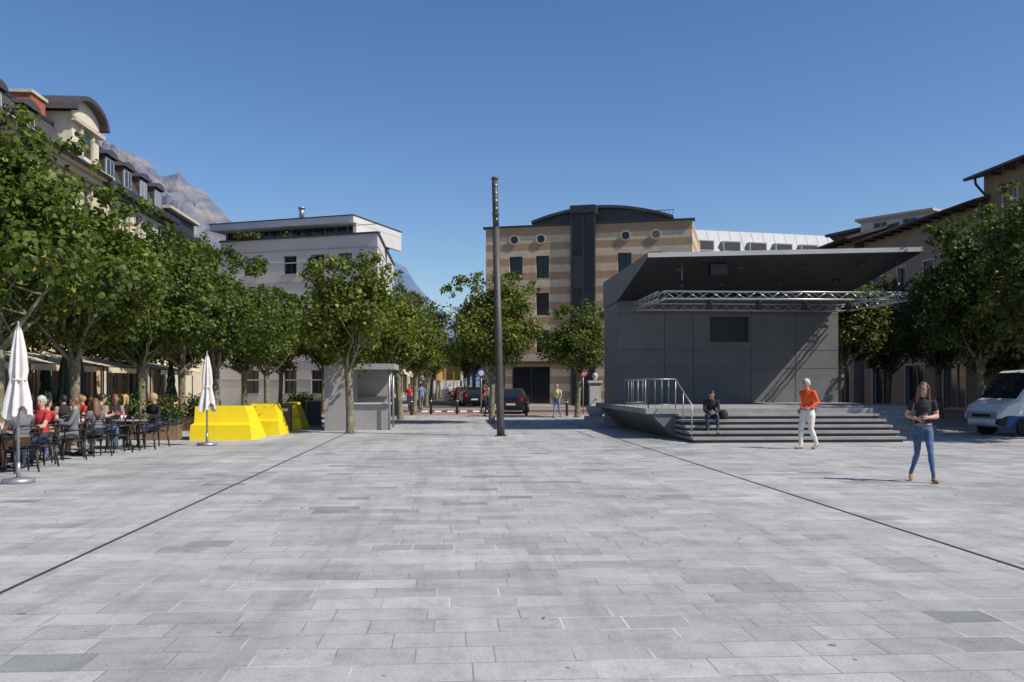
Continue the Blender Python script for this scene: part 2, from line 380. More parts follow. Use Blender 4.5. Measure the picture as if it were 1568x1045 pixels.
# ---------------------------------------------------------------- MOUNTAINS
def interp(pr,x):
    if x<=pr[0][0]: return pr[0][1]
    for (a,b),(c,d) in zip(pr,pr[1:]):
        if a<=x<=c: return b+(d-b)*(x-a)/(c-a)
    return pr[-1][1]
def mountain(name,D,prof,x0,x1,m,nx=320,ny=110,amp=.05,ws=500.0):
    vs=[];fs=[]
    for j in range(ny):
        t=j/(ny-1)
        for i in range(nx):
            px=x0+(x1-x0)*i/(nx-1)
            Dj=D*(.62+.38*t/.8) if t<=.8 else D*(1+.4*(t-.8))
            X,Y=W(px,Dj)
            hr=(590-interp(prof,px))/F*D
            s=(t/.8) if t<=.8 else 1-(t-.8)*2.0
            sh=s**1.35
            v=Vector((X/ws,Y/ws,hr*sh/ws*.6))
            nz=noise.fractal(v*2.0,1.0,2.1,7)*.7+(.5-abs(noise.noise(v*3.1)))*.9+(.5-abs(noise.noise(v*7.3)))*.35-.35
            k=min(1,s*2.5)*(1.0 if s<.93 else .4)
            z=hr*sh+hr*amp*2.4*nz*k
            vs.append((X,Y,z))
    for j in range(ny-1):
        for i in range(nx-1):
            a=j*nx+i; fs.append((a,a+1,a+nx+1,a+nx))
    me=bpy.data.meshes.new(name); me.from_pydata(vs,[],fs); me.materials.append(m)
    o=bpy.data.objects.new(name,me); col.objects.link(o)
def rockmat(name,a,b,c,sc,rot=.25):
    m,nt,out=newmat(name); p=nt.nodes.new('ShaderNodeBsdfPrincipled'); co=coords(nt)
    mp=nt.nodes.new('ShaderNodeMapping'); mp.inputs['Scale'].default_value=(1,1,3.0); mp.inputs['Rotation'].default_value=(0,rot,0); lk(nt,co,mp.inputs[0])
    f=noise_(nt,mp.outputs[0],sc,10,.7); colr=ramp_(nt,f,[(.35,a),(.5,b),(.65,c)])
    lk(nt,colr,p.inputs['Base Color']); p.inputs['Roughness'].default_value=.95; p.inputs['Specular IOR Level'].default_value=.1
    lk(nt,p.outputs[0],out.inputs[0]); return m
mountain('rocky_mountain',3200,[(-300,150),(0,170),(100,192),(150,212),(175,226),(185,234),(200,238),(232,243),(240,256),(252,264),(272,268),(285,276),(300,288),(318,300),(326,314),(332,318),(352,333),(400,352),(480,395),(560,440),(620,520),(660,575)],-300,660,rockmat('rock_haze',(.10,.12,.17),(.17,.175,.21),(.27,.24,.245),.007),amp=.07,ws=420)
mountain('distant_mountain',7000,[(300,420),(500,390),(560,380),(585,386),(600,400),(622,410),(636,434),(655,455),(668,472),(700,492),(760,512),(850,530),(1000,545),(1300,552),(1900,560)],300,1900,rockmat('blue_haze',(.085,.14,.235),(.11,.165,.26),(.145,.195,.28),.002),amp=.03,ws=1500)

# ---------------------------------------------------------------- TREES
def tree_mesh(name,seed,cr=2.7,zb=2.5,zt=7.1,nl=20000,leafm='leaf',ls=.128,nclump=105):
    rr=random.Random(seed); rs=np.random.RandomState(seed)
    V=[];Fc=[]
    def addt(pts,rad,n=8):
        vs,fs=loft([Vector(p) for p in pts],[(r,r) for r in rad],n); o=len(V); V.extend([tuple(v) for v in vs]); Fc.extend([tuple(i+o for i in f) for f in fs])
    fork=zb-.15
    tx,ty=rr.uniform(-.1,.1),rr.uniform(-.1,.1)
    addt([(0,0,-.05),(0,0,.12),(tx*.3,ty*.3,fork*.35),(tx*.8,ty*.8,fork*.7),(tx,ty,fork),(tx*1.1,ty*1.1,fork+.35)],[.22,.165,.14,.13,.15,.09],12)
    nL=7
    for k in range(nL):
        a=2*math.pi*k/nL+rr.uniform(-.3,.3); el=rr.uniform(.45,1.15) if k else 1.45
        L=cr*rr.uniform(.6,.85)
        p=Vector((tx,ty,fork-.05)); dr=Vector((math.cos(a)*math.cos(el),math.sin(a)*math.cos(el),math.sin(el)))
        pts=[p];rad=[.075]
        for q in range(4):
            dr=(dr+Vector((rr.uniform(-.25,.25),rr.uniform(-.25,.25),rr.uniform(-.05,.3)))).normalized()
            p=p+dr*(L/4); pts.append(p); rad.append(.06*(1-q*.2))
        addt(pts,rad,7)
        for q in range(4):
            p0=pts[rr.randint(1,4)]; d2=Vector((rr.uniform(-1,1),rr.uniform(-1,1),rr.uniform(.1,1.2))).normalized()
            p1=p0+d2*rr.uniform(.5,.9); p2=p1+(d2+Vector((0,0,.5))).normalized()*rr.uniform(.4,.8)
            addt([p0,p1,p2],[.03,.02,.007],5)
    nb=len(Fc)
    cz=(zb+zt)/2; hz=(zt-zb)/2
    C=[];S=[]
    while len(C)<nclump:
        v=rs.uniform(-1,1,3)
        r=np.linalg.norm(v)
        if r>1 or r<.3: continue
        if r<.7 and rs.rand()<.5: continue
        x,y,z=v
        wid=1.0 if z<.1 else 1-.25*z
        if z<-.3: wid*=1.12
        lump=.84+.36*noise.noise(Vector((v[0]*1.6+seed,v[1]*1.6,v[2]*1.6)))
        C.append((x*cr*.9*wid*lump,y*cr*.9*wid*lump,cz+z*hz*.88*lump)); S.append(rs.uniform(.18,.42))
    for k in range(40):
        a=rs.rand()*6.28; r=cr*.85*math.sqrt(rs.rand())
        C.append((math.cos(a)*r,math.sin(a)*r,cz+hz*(1.0-.35*(r/cr)**2)*rs.uniform(.85,1.14))); S.append(rs.uniform(.08,.17))
    C=np.array(C);S=np.array(S)
    wts=S**2; wts/=wts.sum()
    idx=rs.choice(len(C),nl,p=wts)
    off=rs.normal(0,1,(nl,3)); 
    nrm=np.linalg.norm(off,axis=1,keepdims=True); off=off/nrm*np.minimum(nrm,2.4)*.74
    P=C[idx]+off*S[idx][:,None]*np.array([1.1,1.1,1.0])
    out=off/np.linalg.norm(off,axis=1,keepdims=True)+np.array([0,0,.6])+rs.normal(0,.65,(nl,3))
    out/=np.linalg.norm(out,axis=1,keepdims=True)
    a=rs.normal(0,1,(nl,3)); a-= (a*out).sum(1,keepdims=True)*out; a/=np.linalg.norm(a,axis=1,keepdims=True)
    b=np.cross(out,a); sz=ls*rs.uniform(.5,1.3,nl)[:,None]
    shp=[(0,-.5,0),(.48,-.2,.08),(.36,.22,.05),(0,.62,-.05),(-.36,.22,.05),(-.48,-.2,.08)]
    pts=np.stack([P+a*sz*s[0]+b*sz*s[1]+out*sz*s[2] for s in shp],1).reshape(-1,3)
    o=len(V); k=len(shp)
    allV=np.concatenate([np.array(V),pts])
    fl=[f for f in Fc]+[tuple(range(o+i*k,o+i*k+k)) for i in range(nl)]
    me=bpy.data.meshes.new(name); me.from_pydata(allV.tolist(),[],fl)
    me.materials.append(M['bark']); me.materials.append(M[leafm])
    mi=[0]*nb+[1]*nl; me.polygons.foreach_set('material_index',mi)
    me.polygons.foreach_set('use_smooth',[True]*nb+[False]*nl)
    me.update(); return me
TM=[tree_mesh('plane_tree_a',11),tree_mesh('plane_tree_b',12,cr=2.8,zt=7.3),tree_mesh('plane_tree_c',13,cr=2.6,zt=6.9)]
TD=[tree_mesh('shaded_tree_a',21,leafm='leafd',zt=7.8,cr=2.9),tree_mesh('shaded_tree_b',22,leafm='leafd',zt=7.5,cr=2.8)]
TS=[tree_mesh('street_tree_a',31,cr=2.0,zb=2.3,zt=5.9,nl=11000,leafm='leafy',nclump=60,ls=.12),tree_mesh('street_tree_b',32,cr=2.1,zb=2.3,zt=5.8,nl=11000,leafm='leafy',nclump=60,ls=.12),tree_mesh('street_tree_c',33,cr=2.9,zb=2.3,zt=7.1,nl=18000,leafm='leafy')]
def tree(me,x,y,s=1.0,sz=None,rz=None,name='plane_tree'):
    o=bpy.data.objects.new(name,me); col.objects.link(o); o.location=(x,y,0); o.scale=(s,s,sz or s); o.rotation_euler=(0,0,R.uniform(0,6.28) if rz is None else rz)
ys=[21.3,25.8,30.8,35.8,40.6,45.8,51.5]
for i,y in enumerate(ys): tree(TM[i%3],-10.1+R.uniform(-.2,.2),y,R.uniform(.97,1.05),1.04 if i==0 else R.uniform(.93,1.0))
for i,y in enumerate([23.5,28.5,33.5,38.5,43.5,48.5,54]): tree(TM[(i+1)%3],-15.2+R.uniform(-.3,.3),y,R.uniform(.97,1.03),R.uniform(.9,.97))
for i,(x,y,s) in enumerate([(-6.6,58,1.0),(-8.5,62,1.05),(-11,60,1)]): tree(TM[i%3],x,y,s)
tree(TS[0],*W(537,31.3),.98,1.0)
for i,(px,D,s) in enumerate([(590,37.5,.95),(613,44,1.0),(634,52,1.0),(644,62,1.05),(653,73,1.05),(660,86,1.1),(668,102,1.1),(674,125,1.1)]): tree(TS[(i+1)%2],*W(px,D),s)
tree(TS[2],*W(753,39.5),.86,.88); tree(TS[1],*W(884,47),.95,.97)
for i,(px,D) in enumerate([(726,75),(718,92),(712,112),(706,135)]): tree(TS[i%2],*W(px,D),1.15)
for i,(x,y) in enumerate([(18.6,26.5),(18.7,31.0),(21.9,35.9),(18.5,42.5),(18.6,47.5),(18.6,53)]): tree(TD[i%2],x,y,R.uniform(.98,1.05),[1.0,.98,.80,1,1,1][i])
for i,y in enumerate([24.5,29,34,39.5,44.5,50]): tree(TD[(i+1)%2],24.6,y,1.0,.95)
# ---------------------------------------------------------------- LEFT BUILDINGS
XL=-19.5
g=G('stucco_townhouse')
pts=[(XL-12,20),(XL,20),(XL,52.4),(XL-12,52.4)]
fl=[(4.6,6.6),(7.8,9.8),(10.7,12.3)]
building(g,pts,0,13.3,{1:lambda L:wgrid(L,12,1.15,fl,.6)+wgrid(L,9,2.4,[(.3,3.2)],1)},'cream',cornice='trim',cz=.4,cn=.6,roof='mansard',roofmat='slate',rise=1.75,inset=.9,trimw=.16)
for zz in (4.0,7.1,10.2): g.obox('string_course','trim',(XL,20),(0,1),0,32.4,0,.12,zz,zz+.2)
for u in (3,6,9,12,15,18,21.2,24.4): dormer(g,(XL,20),(0,1),u,13.4,w=1.5,h=1.25,n1=-.3)
g.obox('gable_tower','cream2',(XL,20),(0,1),28.3,31.9,-3.2,.12,13.33,15.7)
g.obox('gable_window','glassd',(XL,20),(0,1),29.5,30.7,.125,.14,13.8,15.1)
g.obox('gable_trim','trim',(XL,20),(0,1),29.2,29.5,.125,.25,13.6,15.2); g.obox('gable_trim','trim',(XL,20),(0,1),30.7,31.0,.125,.25,13.6,15.2)
g.obox('gable_trim','trim',(XL,20),(0,1),28.1,32.1,.122,.4,15.2,15.42)
vs=[];fs=[]; gc=20+30.1
for i in range(13):
    a=math.pi*i/12; vs+=[(XL-3.4,gc-math.cos(a)*2.3,15.7+math.sin(a)*1.15),(XL+.55,gc-math.cos(a)*2.3,15.7+math.sin(a)*1.15),(XL-3.4,gc-math.cos(a)*2.0,15.7+math.sin(a)*.92),(XL+.55,gc-math.cos(a)*2.0,15.7+math.sin(a)*.92)]
for i in range(12):
    k=4*i; fs+=[(k,k+4,k+5,k+1),(k+2,k+3,k+7,k+6),(k+1,k+5,k+7,k+3)]
g.add('gable_roof','slate',vs,fs)
vs=[(XL+.1,gc-math.cos(math.pi*i/12)*2.0,15.7+math.sin(math.pi*i/12)*.92) for i in range(13)]
g.add('gable_tympanum','cream2',vs,[tuple(range(13))])
g.box('chimney','brick',XL-1.9,XL-.9,46.0,47.6,13.8,15.9); g.box('chimney_cap','trim',XL-2.0,XL-.8,45.9,47.7,15.9,16.05)
g.tube('downspout','darkmetal',[(XL+.7,20.2,13.1),(XL+.7,52.2,13.1)],[.1,.1],8)
for k in range(8):
    y=21.5+k*3.8
    g.add('shop_awnings','awning',[(XL+.1,y,3.5),(XL+.1,y+3.2,3.5),(XL+2.5,y+3.2,2.6),(XL+2.5,y,2.6),(XL+2.5,y+3.2,2.35),(XL+2.5,y,2.35)],[(0,1,2,3),(3,2,4,5)])
g.build()
g=G('mansard_townhouse')
pts=[(XL-12,52.7),(XL,52.7),(XL,64.5),(XL-12,64.5)]
building(g,pts,0,13.1,{1:lambda L:wgrid(L,5,1.2,fl,.5)+wgrid(L,4,2.2,[(.3,3.2)],.5)},'cream2',cornice='darkmetal',cz=.3,cn=.7,roof='mansard',roofmat='slate',rise=2.4,inset=1.0,trimw=.15)
for u in (1.5,4.4,7.3,10.2): dormer(g,(XL,52.7),(0,1),u,13.3,w=1.6,h=1.5,n1=-.15)
g.box('chimney','brick',XL-4,XL-3,54,55,14.5,16.4)
for k in range(3):
    y=53+k*3.8
    g.add('shop_awnings','awning',[(XL+.1,y,3.5),(XL+.1,y+3.3,3.5),(XL+2.5,y+3.3,2.6),(XL+2.5,y,2.6),(XL+2.5,y+3.3,2.35),(XL+2.5,y,2.35)],[(0,1,2,3),(3,2,4,5)])
g.build()
g=G('corner_townhouse')
pts=[(XL-11,64.8),(XL+.3,64.8),(XL+.3,77.0),(XL-11,77)]
building(g,pts,0,12.2,{0:lambda L:wgrid(L,3,1.1,fl[:2],.5),1:lambda L:wgrid(L,4,1.2,[(4.6,6.6),(7.6,9.4),(10.2,11.6)],.4)},'cream2',cornice='darkmetal',cz=.25,cn=.9,roof='gable',roofmat='slate',rise=2.0)
g.box('roof_terrace','darkmetal',XL-4,XL-.8,67,74,12.9,14.3); g.box('roof_terrace_slab','trim',XL-4.3,XL-.4,66.7,74.3,14.3,14.5)
g.box('chimney','offw',XL-6.5,XL-5.6,69,70,13.5,15.6)
g.build()
# ---------------------------------------------------------------- WHITE APARTMENT BUILDING
g=G('white_apartment_building')
A=W(338,72.5); B=W(578,68); dAB,LAB=dirlen(A,B)
C2=W(603,86.5); D2=(C2[0]-dAB[0]*LAB,C2[1]-dAB[1]*LAB)
def aw(L):
    r=[]
    for (a,b) in ((1.0,2.8),(4.1,5.6),(7.2,8.7),(10.2,11.6)):
        for px in (375,438,480,521):
            u=(px-338)/240*L*1.0
            r.append((u,u+1.15 if px!=375 else u+1.4,a,b))
    return r
building(g,[A,B,C2,D2],0,12.95,{0:aw,1:lambda L:wgrid(L,6,1.1,[(1.0,2.8),(4.1,5.6),(7.2,8.7),(10.2,11.6)],.6)},'white',sill='offw',glass='glassd',frame='blind',depth=.28,roofmat='offw')
dBC,LBC=dirlen(B,C2)
for zz in (2.0,3.4,4.9,6.5,8.0,9.5,11.0,11.95):
    g.obox('string_course','offw',A,dAB,0,LAB,0,.04,zz,zz+.10); g.obox('string_course','offw',B,dBC,0,LBC,0,.04,zz,zz+.10)
g.obox('parapet_coping','framed',A,dAB,-.1,LAB+.1,-.3,.12,12.95,13.08); g.obox('parapet_coping','framed',B,dBC,.1,LBC,-.3,.12,12.952,13.078)
g.obox('penthouse_glazing','glassd',A,dAB,-1.2,LAB-3.0,-8,-2.4,12.96,14.05)
for k in range(9): g.obox('penthouse_frames','framed',A,dAB,-1.2+k*1.12,-1.12+k*1.12,-2.39,-2.3,12.96,14.05)
g.obox('penthouse_slab','white',A,dAB,-1.6,LAB-2.4,-9,-.7,14.05,14.55)
g.obox('penthouse_slab_edge','framed',A,dAB,-1.65,LAB-2.35,-9.05,-.65,14.55,14.63)
g.obox('penthouse_pillar','white',A,dAB,LAB-2.7,LAB-2.42,-9,-1.2,12.97,14.045)
g.tube('roof_flue','steel',[W(462,71)+(14.6,),W(462,71)+(15.35,)],[.2,.2],10); g.tube('roof_flue','steel',[W(462,71)+(15.33,),W(462,71)+(15.45,)],[.28,.28],10)
g.obox('balcony_rail','framed',A,dAB,.3,LAB-.2,-.42,-.38,13.7,13.74)
for k in range(12): g.obox('balcony_rail','framed',A,dAB,.3+k*.98,.34+k*.98,-.42,-.38,13.08,13.7)
g.build()
def leaf_clump(name,m,pos,rad,n,ls=.08,seed=1):
    rs=np.random.RandomState(seed); P=rs.normal(0,.45,(n,3)); P=np.clip(P,-1,1)*np.array(rad)+np.array(pos)
    o=rs.normal(0,1,(n,3))+np.array([0,0,.5]); o/=np.linalg.norm(o,axis=1,keepdims=True)
    a=rs.normal(0,1,(n,3)); a-=(a*o).sum(1,keepdims=True)*o; a/=np.linalg.norm(a,axis=1,keepdims=True); b=np.cross(o,a)
    shp=[(-.5,-.3),(0,-.6),(.5,-.3),(.3,.4),(0,.7),(-.3,.4)]
    s=ls*rs.uniform(.6,1.3,n)[:,None]
    pts=np.stack([P+a*s*q[0]+b*s*q[1] for q in shp],1).reshape(-1,3)
    return pts.tolist(),[tuple(range(i*6,i*6+6)) for i in range(n)]
g=G('terrace_shrubs')
for k,px in enumerate((365,378,392,440,470)):
    x,y=W(px,71.3); v,f=leaf_clump('','leafy',(x,y,13.3),(.5,.4,.25),110,.12,k); g.add('leaves','leafy',v,f)
g.build()
# ---------------------------------------------------------------- far street houses
g0=[('cream2','slate',10.4),('cream','tile',9.2),('white','tile',11),('cream2','tile',9.6),('cream','slate',10.2),('cream','tile',9.8),('white','slate',10.6),('cream2','tile',9)]
y=90
for k,(w,r,h) in enumerate(g0):
    L=[14,12,15,13,18,22,26,40][k]
    g=G('street_house'); X=-5.9-.15*(k%3)
    building(g,[(X-10,y),(X,y),(X,y+L),(X-10,y+L)],0,h,{1:lambda LL:wgrid(LL,max(3,int(LL/3)),1.1,[(4.2,5.8),(7,8.5)],.3)+wgrid(LL,max(3,int(LL/3.5)),1.9,[(.3,2.7)],.2)},w,roof='gable',roofmat=r,rise=2.8,trimw=.1)
    g.add('shop_awnings',['awning','awningr','awning','flagy'][k%4],[(X,y+1,3.3),(X,y+L-2,3.3),(X+1.6,y+L-2,2.6),(X+1.6,y+1,2.6)],[(0,1,2,3)])
    g.build()
    y+=L+.3
y=90
for k in range(7):
    L=[15,14,16,18,24,30,44][k]; h=[9.5,8.6,9.8,9,10,9.4,9][k]; X=8.0
    g=G('street_house')
    building(g,[(X,y),(X+10,y),(X+10,y+L),(X,y+L)],0,h,{0:lambda LL:wgrid(LL,3,1.1,[(4.2,5.8),(7,8.3)],.3),3:lambda LL:wgrid(LL,max(3,int(LL/3)),1.1,[(4.2,5.8),(6.8,8.2)],.3)+wgrid(LL,max(3,int(LL/3.5)),1.9,[(.3,2.7)],.2)},['ochre','cream2','white'][k%3],roof='gable',roofmat=['tile','slate'][k%2],rise=2.6)
    g.add('shop_awnings',['awningr','awning','flagy'][k%3],[(X,y+1,3.3),(X,y+L-2,3.3),(X-1.6,y+L-2,2.6),(X-1.6,y+1,2.6)],[(0,1,2,3)])
    g.build(); y+=L+.3
g=G('distant_town')
for k in range(26):
    x=R.uniform(-60,60); yy=R.uniform(350,480); h=R.uniform(7,13); w=R.uniform(8,16)
    g.box('walls',['cream2','white','ochre'][k%3],x,x+w,yy,yy+10,0,h)
    g.add('roofs','tile',[(x-.4,yy-.4,h),(x+w+.4,yy-.4,h),(x+w+.4,yy+5,h+3),(x-.4,yy+5,h+3),(x+w+.4,yy+10.4,h),(x-.4,yy+10.4,h)],[(0,1,2,3),(3,2,4,5)])
g.build()
# ---------------------------------------------------------------- STRIPED BUILDING
g=G('striped_masonry_building')
A=W(744,72.5); B=W(1060,68.5); d,L=dirlen(A,B); dep=14
nrm=(-d[1],d[0]); C=(B[0]+nrm[0]*dep,B[1]+nrm[1]*dep); D_=(A[0]+nrm[0]*dep,A[1]+nrm[1]*dep)
def U(px): return (px-744)/316.0*L
ZT=14.0
ops=[]
for (a,b) in ((10.0,11.75),(7.1,8.85),(4.2,5.95)):
    for px in (782,824,950,996): ops.append((U(px),U(px)+1.05,a,b))
ops+= [(U(752),U(775),.2,2.9),(U(786),U(846),.2,3.1),(U(950),U(975),.2,2.9),(U(990),U(1040),.2,2.9)]
facade(g,A,d,L,0,ZT,ops,'stripe',glass='glassd',frame='framed',depth=.3,sill=None)
g.obox('stair_glazing','darkmetal',A,d,U(880),U(915),.02,.10,0.1,14.9)
for k in range(5):
    for (p_,q_) in ((882,896),(899,913)): g.obox('stair_panes','glassb',A,d,U(p_),U(q_),.105,.12,.4+k*2.9,2.9+k*2.9)
for px in (879,896.5,914): g.obox('stair_frames','darkmetal',A,d,U(px),U(px)+.12,.0,.26,0,15.3)
g.obox('stair_head','darkmetal',A,d,U(878),U(917),-1.0,.3,14.9,15.5)
for (p,q) in ((B,C),(C,D_),(D_,A)):
    dd,LL=dirlen(p,q); facade(g,p,dd,LL,0,ZT,wgrid(LL,4,1.05,[(4.2,5.95),(7.1,8.85),(10,11.75)],.5) if p is B or p is D_ else [],'stripe',glass='glassd',frame='framed',depth=.3,sill=None)
g.obox('parapet','darkmetal',A,d,-.2,U(878),-.4,.15,ZT,ZT+.16); g.obox('parapet','darkmetal',A,d,U(917),L+.2,-.4,.15,ZT,ZT+.16)
g.obox('canopy','darkmetal',A,d,U(748),U(868),.0,.5,3.35,3.5)
for px in (789,831,961,1006):
    c=U(px+1); zc=13.05
    ring=[];k=20
    for rad,nn in ((.40,.02),(.40,.1),(.31,.1),(.31,.04)):
        for i in range(k):
            a=2*math.pi*i/k; ring.append((A[0]+d[0]*(c+math.cos(a)*rad)-nrm[0]*nn, A[1]+d[1]*(c+math.cos(a)*rad)-nrm[1]*nn, zc+math.sin(a)*rad))
    fs=[(r*k+i,r*k+(i+1)%k,(r+1)*k+(i+1)%k,(r+1)*k+i) for r in range(3) for i in range(k)]
    g.add('porthole_rings','trim',ring,fs); g.add('porthole_glass','glassd',[(x,y,z) for x,y,z in ring[3*k:]],[tuple(range(k))])
g.add('roof_deck','roofmetal',[(p[0],p[1],ZT-.02) for p in (A,B,C,D_)],[(0,1,2,3)])
vs=[];fs=[]; k=24; ua,ub=U(812),U(1030)
for i in range(k+1):
    t=i/k; u=ua+(ub-ua)*t; z=14.35+1.35*math.sin(math.pi*(t*.86+.07))**.8-.15*abs(t-.4)
    for nn in (1.0,10.0):
        vs.append((A[0]+d[0]*u+nrm[0]*nn,A[1]+d[1]*u+nrm[1]*nn,z))
    vs.append((A[0]+d[0]*u+nrm[0]*1.0,A[1]+d[1]*u+nrm[1]*1.0,z-.22)); vs.append((A[0]+d[0]*u+nrm[0]*1.3,A[1]+d[1]*u+nrm[1]*1.3,z-.22)); vs.append((A[0]+d[0]*u+nrm[0]*1.3,A[1]+d[1]*u+nrm[1]*1.3,13.98))
for i in range(k):
    a=5*i;b=a+5; fs+=[(a,b,b+1,a+1),(a,a+2,b+2,b),(a+2,a+3,b+3,b+2),(a+3,a+4,b+4,b+3)]
g.add('barrel_roof','roofmetal',vs,fs)
g.obox('roof_side','roofmetal',A,d,ua+.02,ua+.15,-10,-1.35,13.98,14.45); g.obox('roof_side','roofmetal',A,d,ub-.15,ub-.02,-10,-1.35,13.98,14.45)
for k in range(13):
    u=U(960)+k*.3
    g.obox('roof_railing','framed',A,d,u,u+.03,-.62,-.6,14.0,14.95)
g.obox('roof_railing','framed',A,d,U(960),U(960)+3.7,-.63,-.59,14.95,15.0)
g.build()
# ---------------------------------------------------------------- PALE METAL ROOF BUILDING
g=G('metal_roof_building')
A=W(1052,80); B=W(1290,84); d,L=dirlen(A,B); nrm=(-d[1],d[0]); C=(B[0]+nrm[0]*10,B[1]+nrm[1]*10); D_=(A[0]+nrm[0]*10,A[1]+nrm[1]*10)
building(g,[A,B,C,D_],0,13.3,{0:lambda L:wgrid(L,6,1.3,[(4,5.6),(7,8.6),(10,11.5)],.3)},'white',glass='glassd',roofmat='whiteroof',frame='framed')
def P(u,n,z): return (A[0]+d[0]*u+nrm[0]*n,A[1]+d[1]*u+nrm[1]*n,z)
g.add('attic_roof','whiteroof',[P(0,.2,13.32),P(L,.2,13.32),P(L,1.2,15.5),P(0,1.2,15.5),P(L,9,15.7),P(0,9,15.7),P(L,9,13.32),P(0,9,13.32)],[(0,1,2,3),(3,2,4,5),(0,3,5,7),(1,6,4,2)])
for k in range(14):
    u=.2+k*L/14; q=[P(u,.185,13.33),P(u+.04,.185,13.33),P(u+.04,1.185,15.51),P(u,1.185,15.51)]
    g.add('roof_seams','offw',q,[(0,1,2,3)])
for k in range(5):
    u=1.0+k*2.6; g.obox('attic_windows','offw',A,d,u,u+1.7,-.9,-.12,13.5,14.45); g.obox('attic_glass','framed',A,d,u+.1,u+1.6,-.119,-.10,13.62,14.36)
g.box('chimney','brick',A[0]+5,A[0]+6,A[1]+5,A[1]+6,15.3,16.0)
g.build()
# ---------------------------------------------------------------- RIGHT BUILDINGS
XR=29.0
sh=lambda L:wgrid(L,max(3,int(L/3.4)),1.15,[(4.4,6.2),(7.5,9.2)],.5)+wgrid(L,max(3,int(L/3.8)),2.3,[(.3,2.9)],.3)
sh3=lambda L:sh(L)+wgrid(L,max(3,int(L/3.4)),1.15,[(10.3,11.9)],.5)
def rb(name,y0,y1,z,wall,roofm,rise,x=XR,ov=.9,w=11,f=sh):
    g=G(name)
    building(g,[(x+w,y1),(x,y1),(x,y0),(x+w,y0)],0,z,{1:f,3:lambda L:wgrid(L,3,1.1,[(4.4,6.2),(7.5,9.2)],.5)},wall,roof='gable',roofmat=roofm,rise=rise,overhang=ov,trimw=.12)
    for k in range(int((y1-y0)/1.2)):
        g.box('eave_brackets','framed',x-ov*.9,x-.02,y0+.4+k*1.2,y0+.5+k*1.2,z-.45,z-.3)
    g.build()
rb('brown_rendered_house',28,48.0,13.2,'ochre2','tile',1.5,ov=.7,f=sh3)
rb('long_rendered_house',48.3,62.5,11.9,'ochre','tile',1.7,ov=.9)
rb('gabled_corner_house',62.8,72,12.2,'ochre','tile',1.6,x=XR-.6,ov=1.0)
g=G('attic_house'); A=W(1318,66); B=W(1425,62); d,L=dirlen(A,B); nrm=(-d[1],d[0])
building(g,[A,B,(B[0]+nrm[0]*6,B[1]+nrm[1]*6),(A[0]+nrm[0]*6,A[1]+nrm[1]*6)],0,13.6,{0:lambda L:wgrid(L,2,1,[(12.2,13.2)],.4)},'white',cornice='trim',cz=.15,cn=.3)
g.build()
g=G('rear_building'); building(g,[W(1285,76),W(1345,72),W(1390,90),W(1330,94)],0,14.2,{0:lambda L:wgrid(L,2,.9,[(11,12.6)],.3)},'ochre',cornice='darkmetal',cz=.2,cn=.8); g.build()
g=G('downspout'); g.tube('pipe','darkmetal',[(XR-.75,47.6,12.9),(XR-.7,47.6,12.5),(XR-.15,47.6,11.9),(XR-.12,47.6,0)],[.07]*4,8); g.build()
# ---------------------------------------------------------------- STAGE PAVILION
g=G('stage_pavilion')
XLs,XRs=6.87,16.2; YW=37.3; YB=40.6; YF=31.3; PZ=.93
opn=[((1085-945)/338*(XRs-XLs),(1145-945)/338*(XRs-XLs),3.45,4.5)]
facade(g,(XLs,YW),(1,0),XRs-XLs,PZ,6.0,opn,'panel',glass='black',frame='framed',depth=.25,sill=None,mull=False)
g.obox('side_wall','panel',(XLs,YB),(0,-1),0,YB-YW,-.002,.0,0,5.05)
g.box('rear_core','panel',XLs+.003,XRs,YW+.3,YB,0.0,5.2)
for u in (1.95,3.15,5.6,7.5): g.obox('panel_joints','panelj',(XLs,YW),(1,0),u,u+.018,.0,.008,PZ,5.0)
for zz in (2.35,3.1,4.6): g.obox('panel_joints','panelj',(XLs,YW),(1,0),0.02,9.3,.0,.006,zz,zz+.018)
def zr(x): return 6.24+(x-XLs)/(16.7-XLs)*.30
X0,X1=XLs-.05,16.7
vs=[(X0,YF,zr(X0)),(X1,YF,zr(X1)),(X1,YB,zr(X1)),(X0,YB,zr(X0)), (X0,YF,zr(X0)-.16),(X1,YF,zr(X1)-.16),(X1,YW,zr(X1)-1.0),(X0,YW,zr(X0)-1.15),(X1,YB,5.3),(X0,YB,5.08)]
g.add('roof','fascia',vs,[(0,1,2,3),(0,4,5,1)])
g.add('roof_sides','panel',vs,[(1,5,6,8,2),(0,3,9,7,4),(3,2,8,9)])
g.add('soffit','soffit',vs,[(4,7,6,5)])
for k in range(4):
    for j in range(2):
        x=8.3+k*2.3; yy=32.9+j*2.3; zc=zr(x)-.16-(yy-YF)/(YW-YF)*.93-.02
        g.tube('downlights','panelj',[(x,yy,zc-.03),(x,yy,zc+.1)],[.16,.16],14)
g.box('soffit_box','black',9.3,9.9,32.2,32.6,5.6,6.0)
YP=27.6
g.box('stage_floor','conc',5.95,13.1,YP,YW,PZ-.16,PZ)
g.box('stage_floor_right','conc',13.1,16.2,YP+3.5,YW,PZ-.163,PZ-.003)
g.add('stage_base','panel',[(6.9,YP+.05,0),(13.05,YP+.05,0),(13.05,YW,0),(6.9,YW,0),(6.1,YP+.05,PZ-.162),(13.05,YP+.05,PZ-.162),(13.05,YW,PZ-.162),(6.1,YW,PZ-.162)],[(0,1,5,4),(1,2,6,5),(3,0,4,7)])
g.box('stage_base_right','conc',13.06,16.1,YP+3.6,YW,0,PZ-.17)
n=6
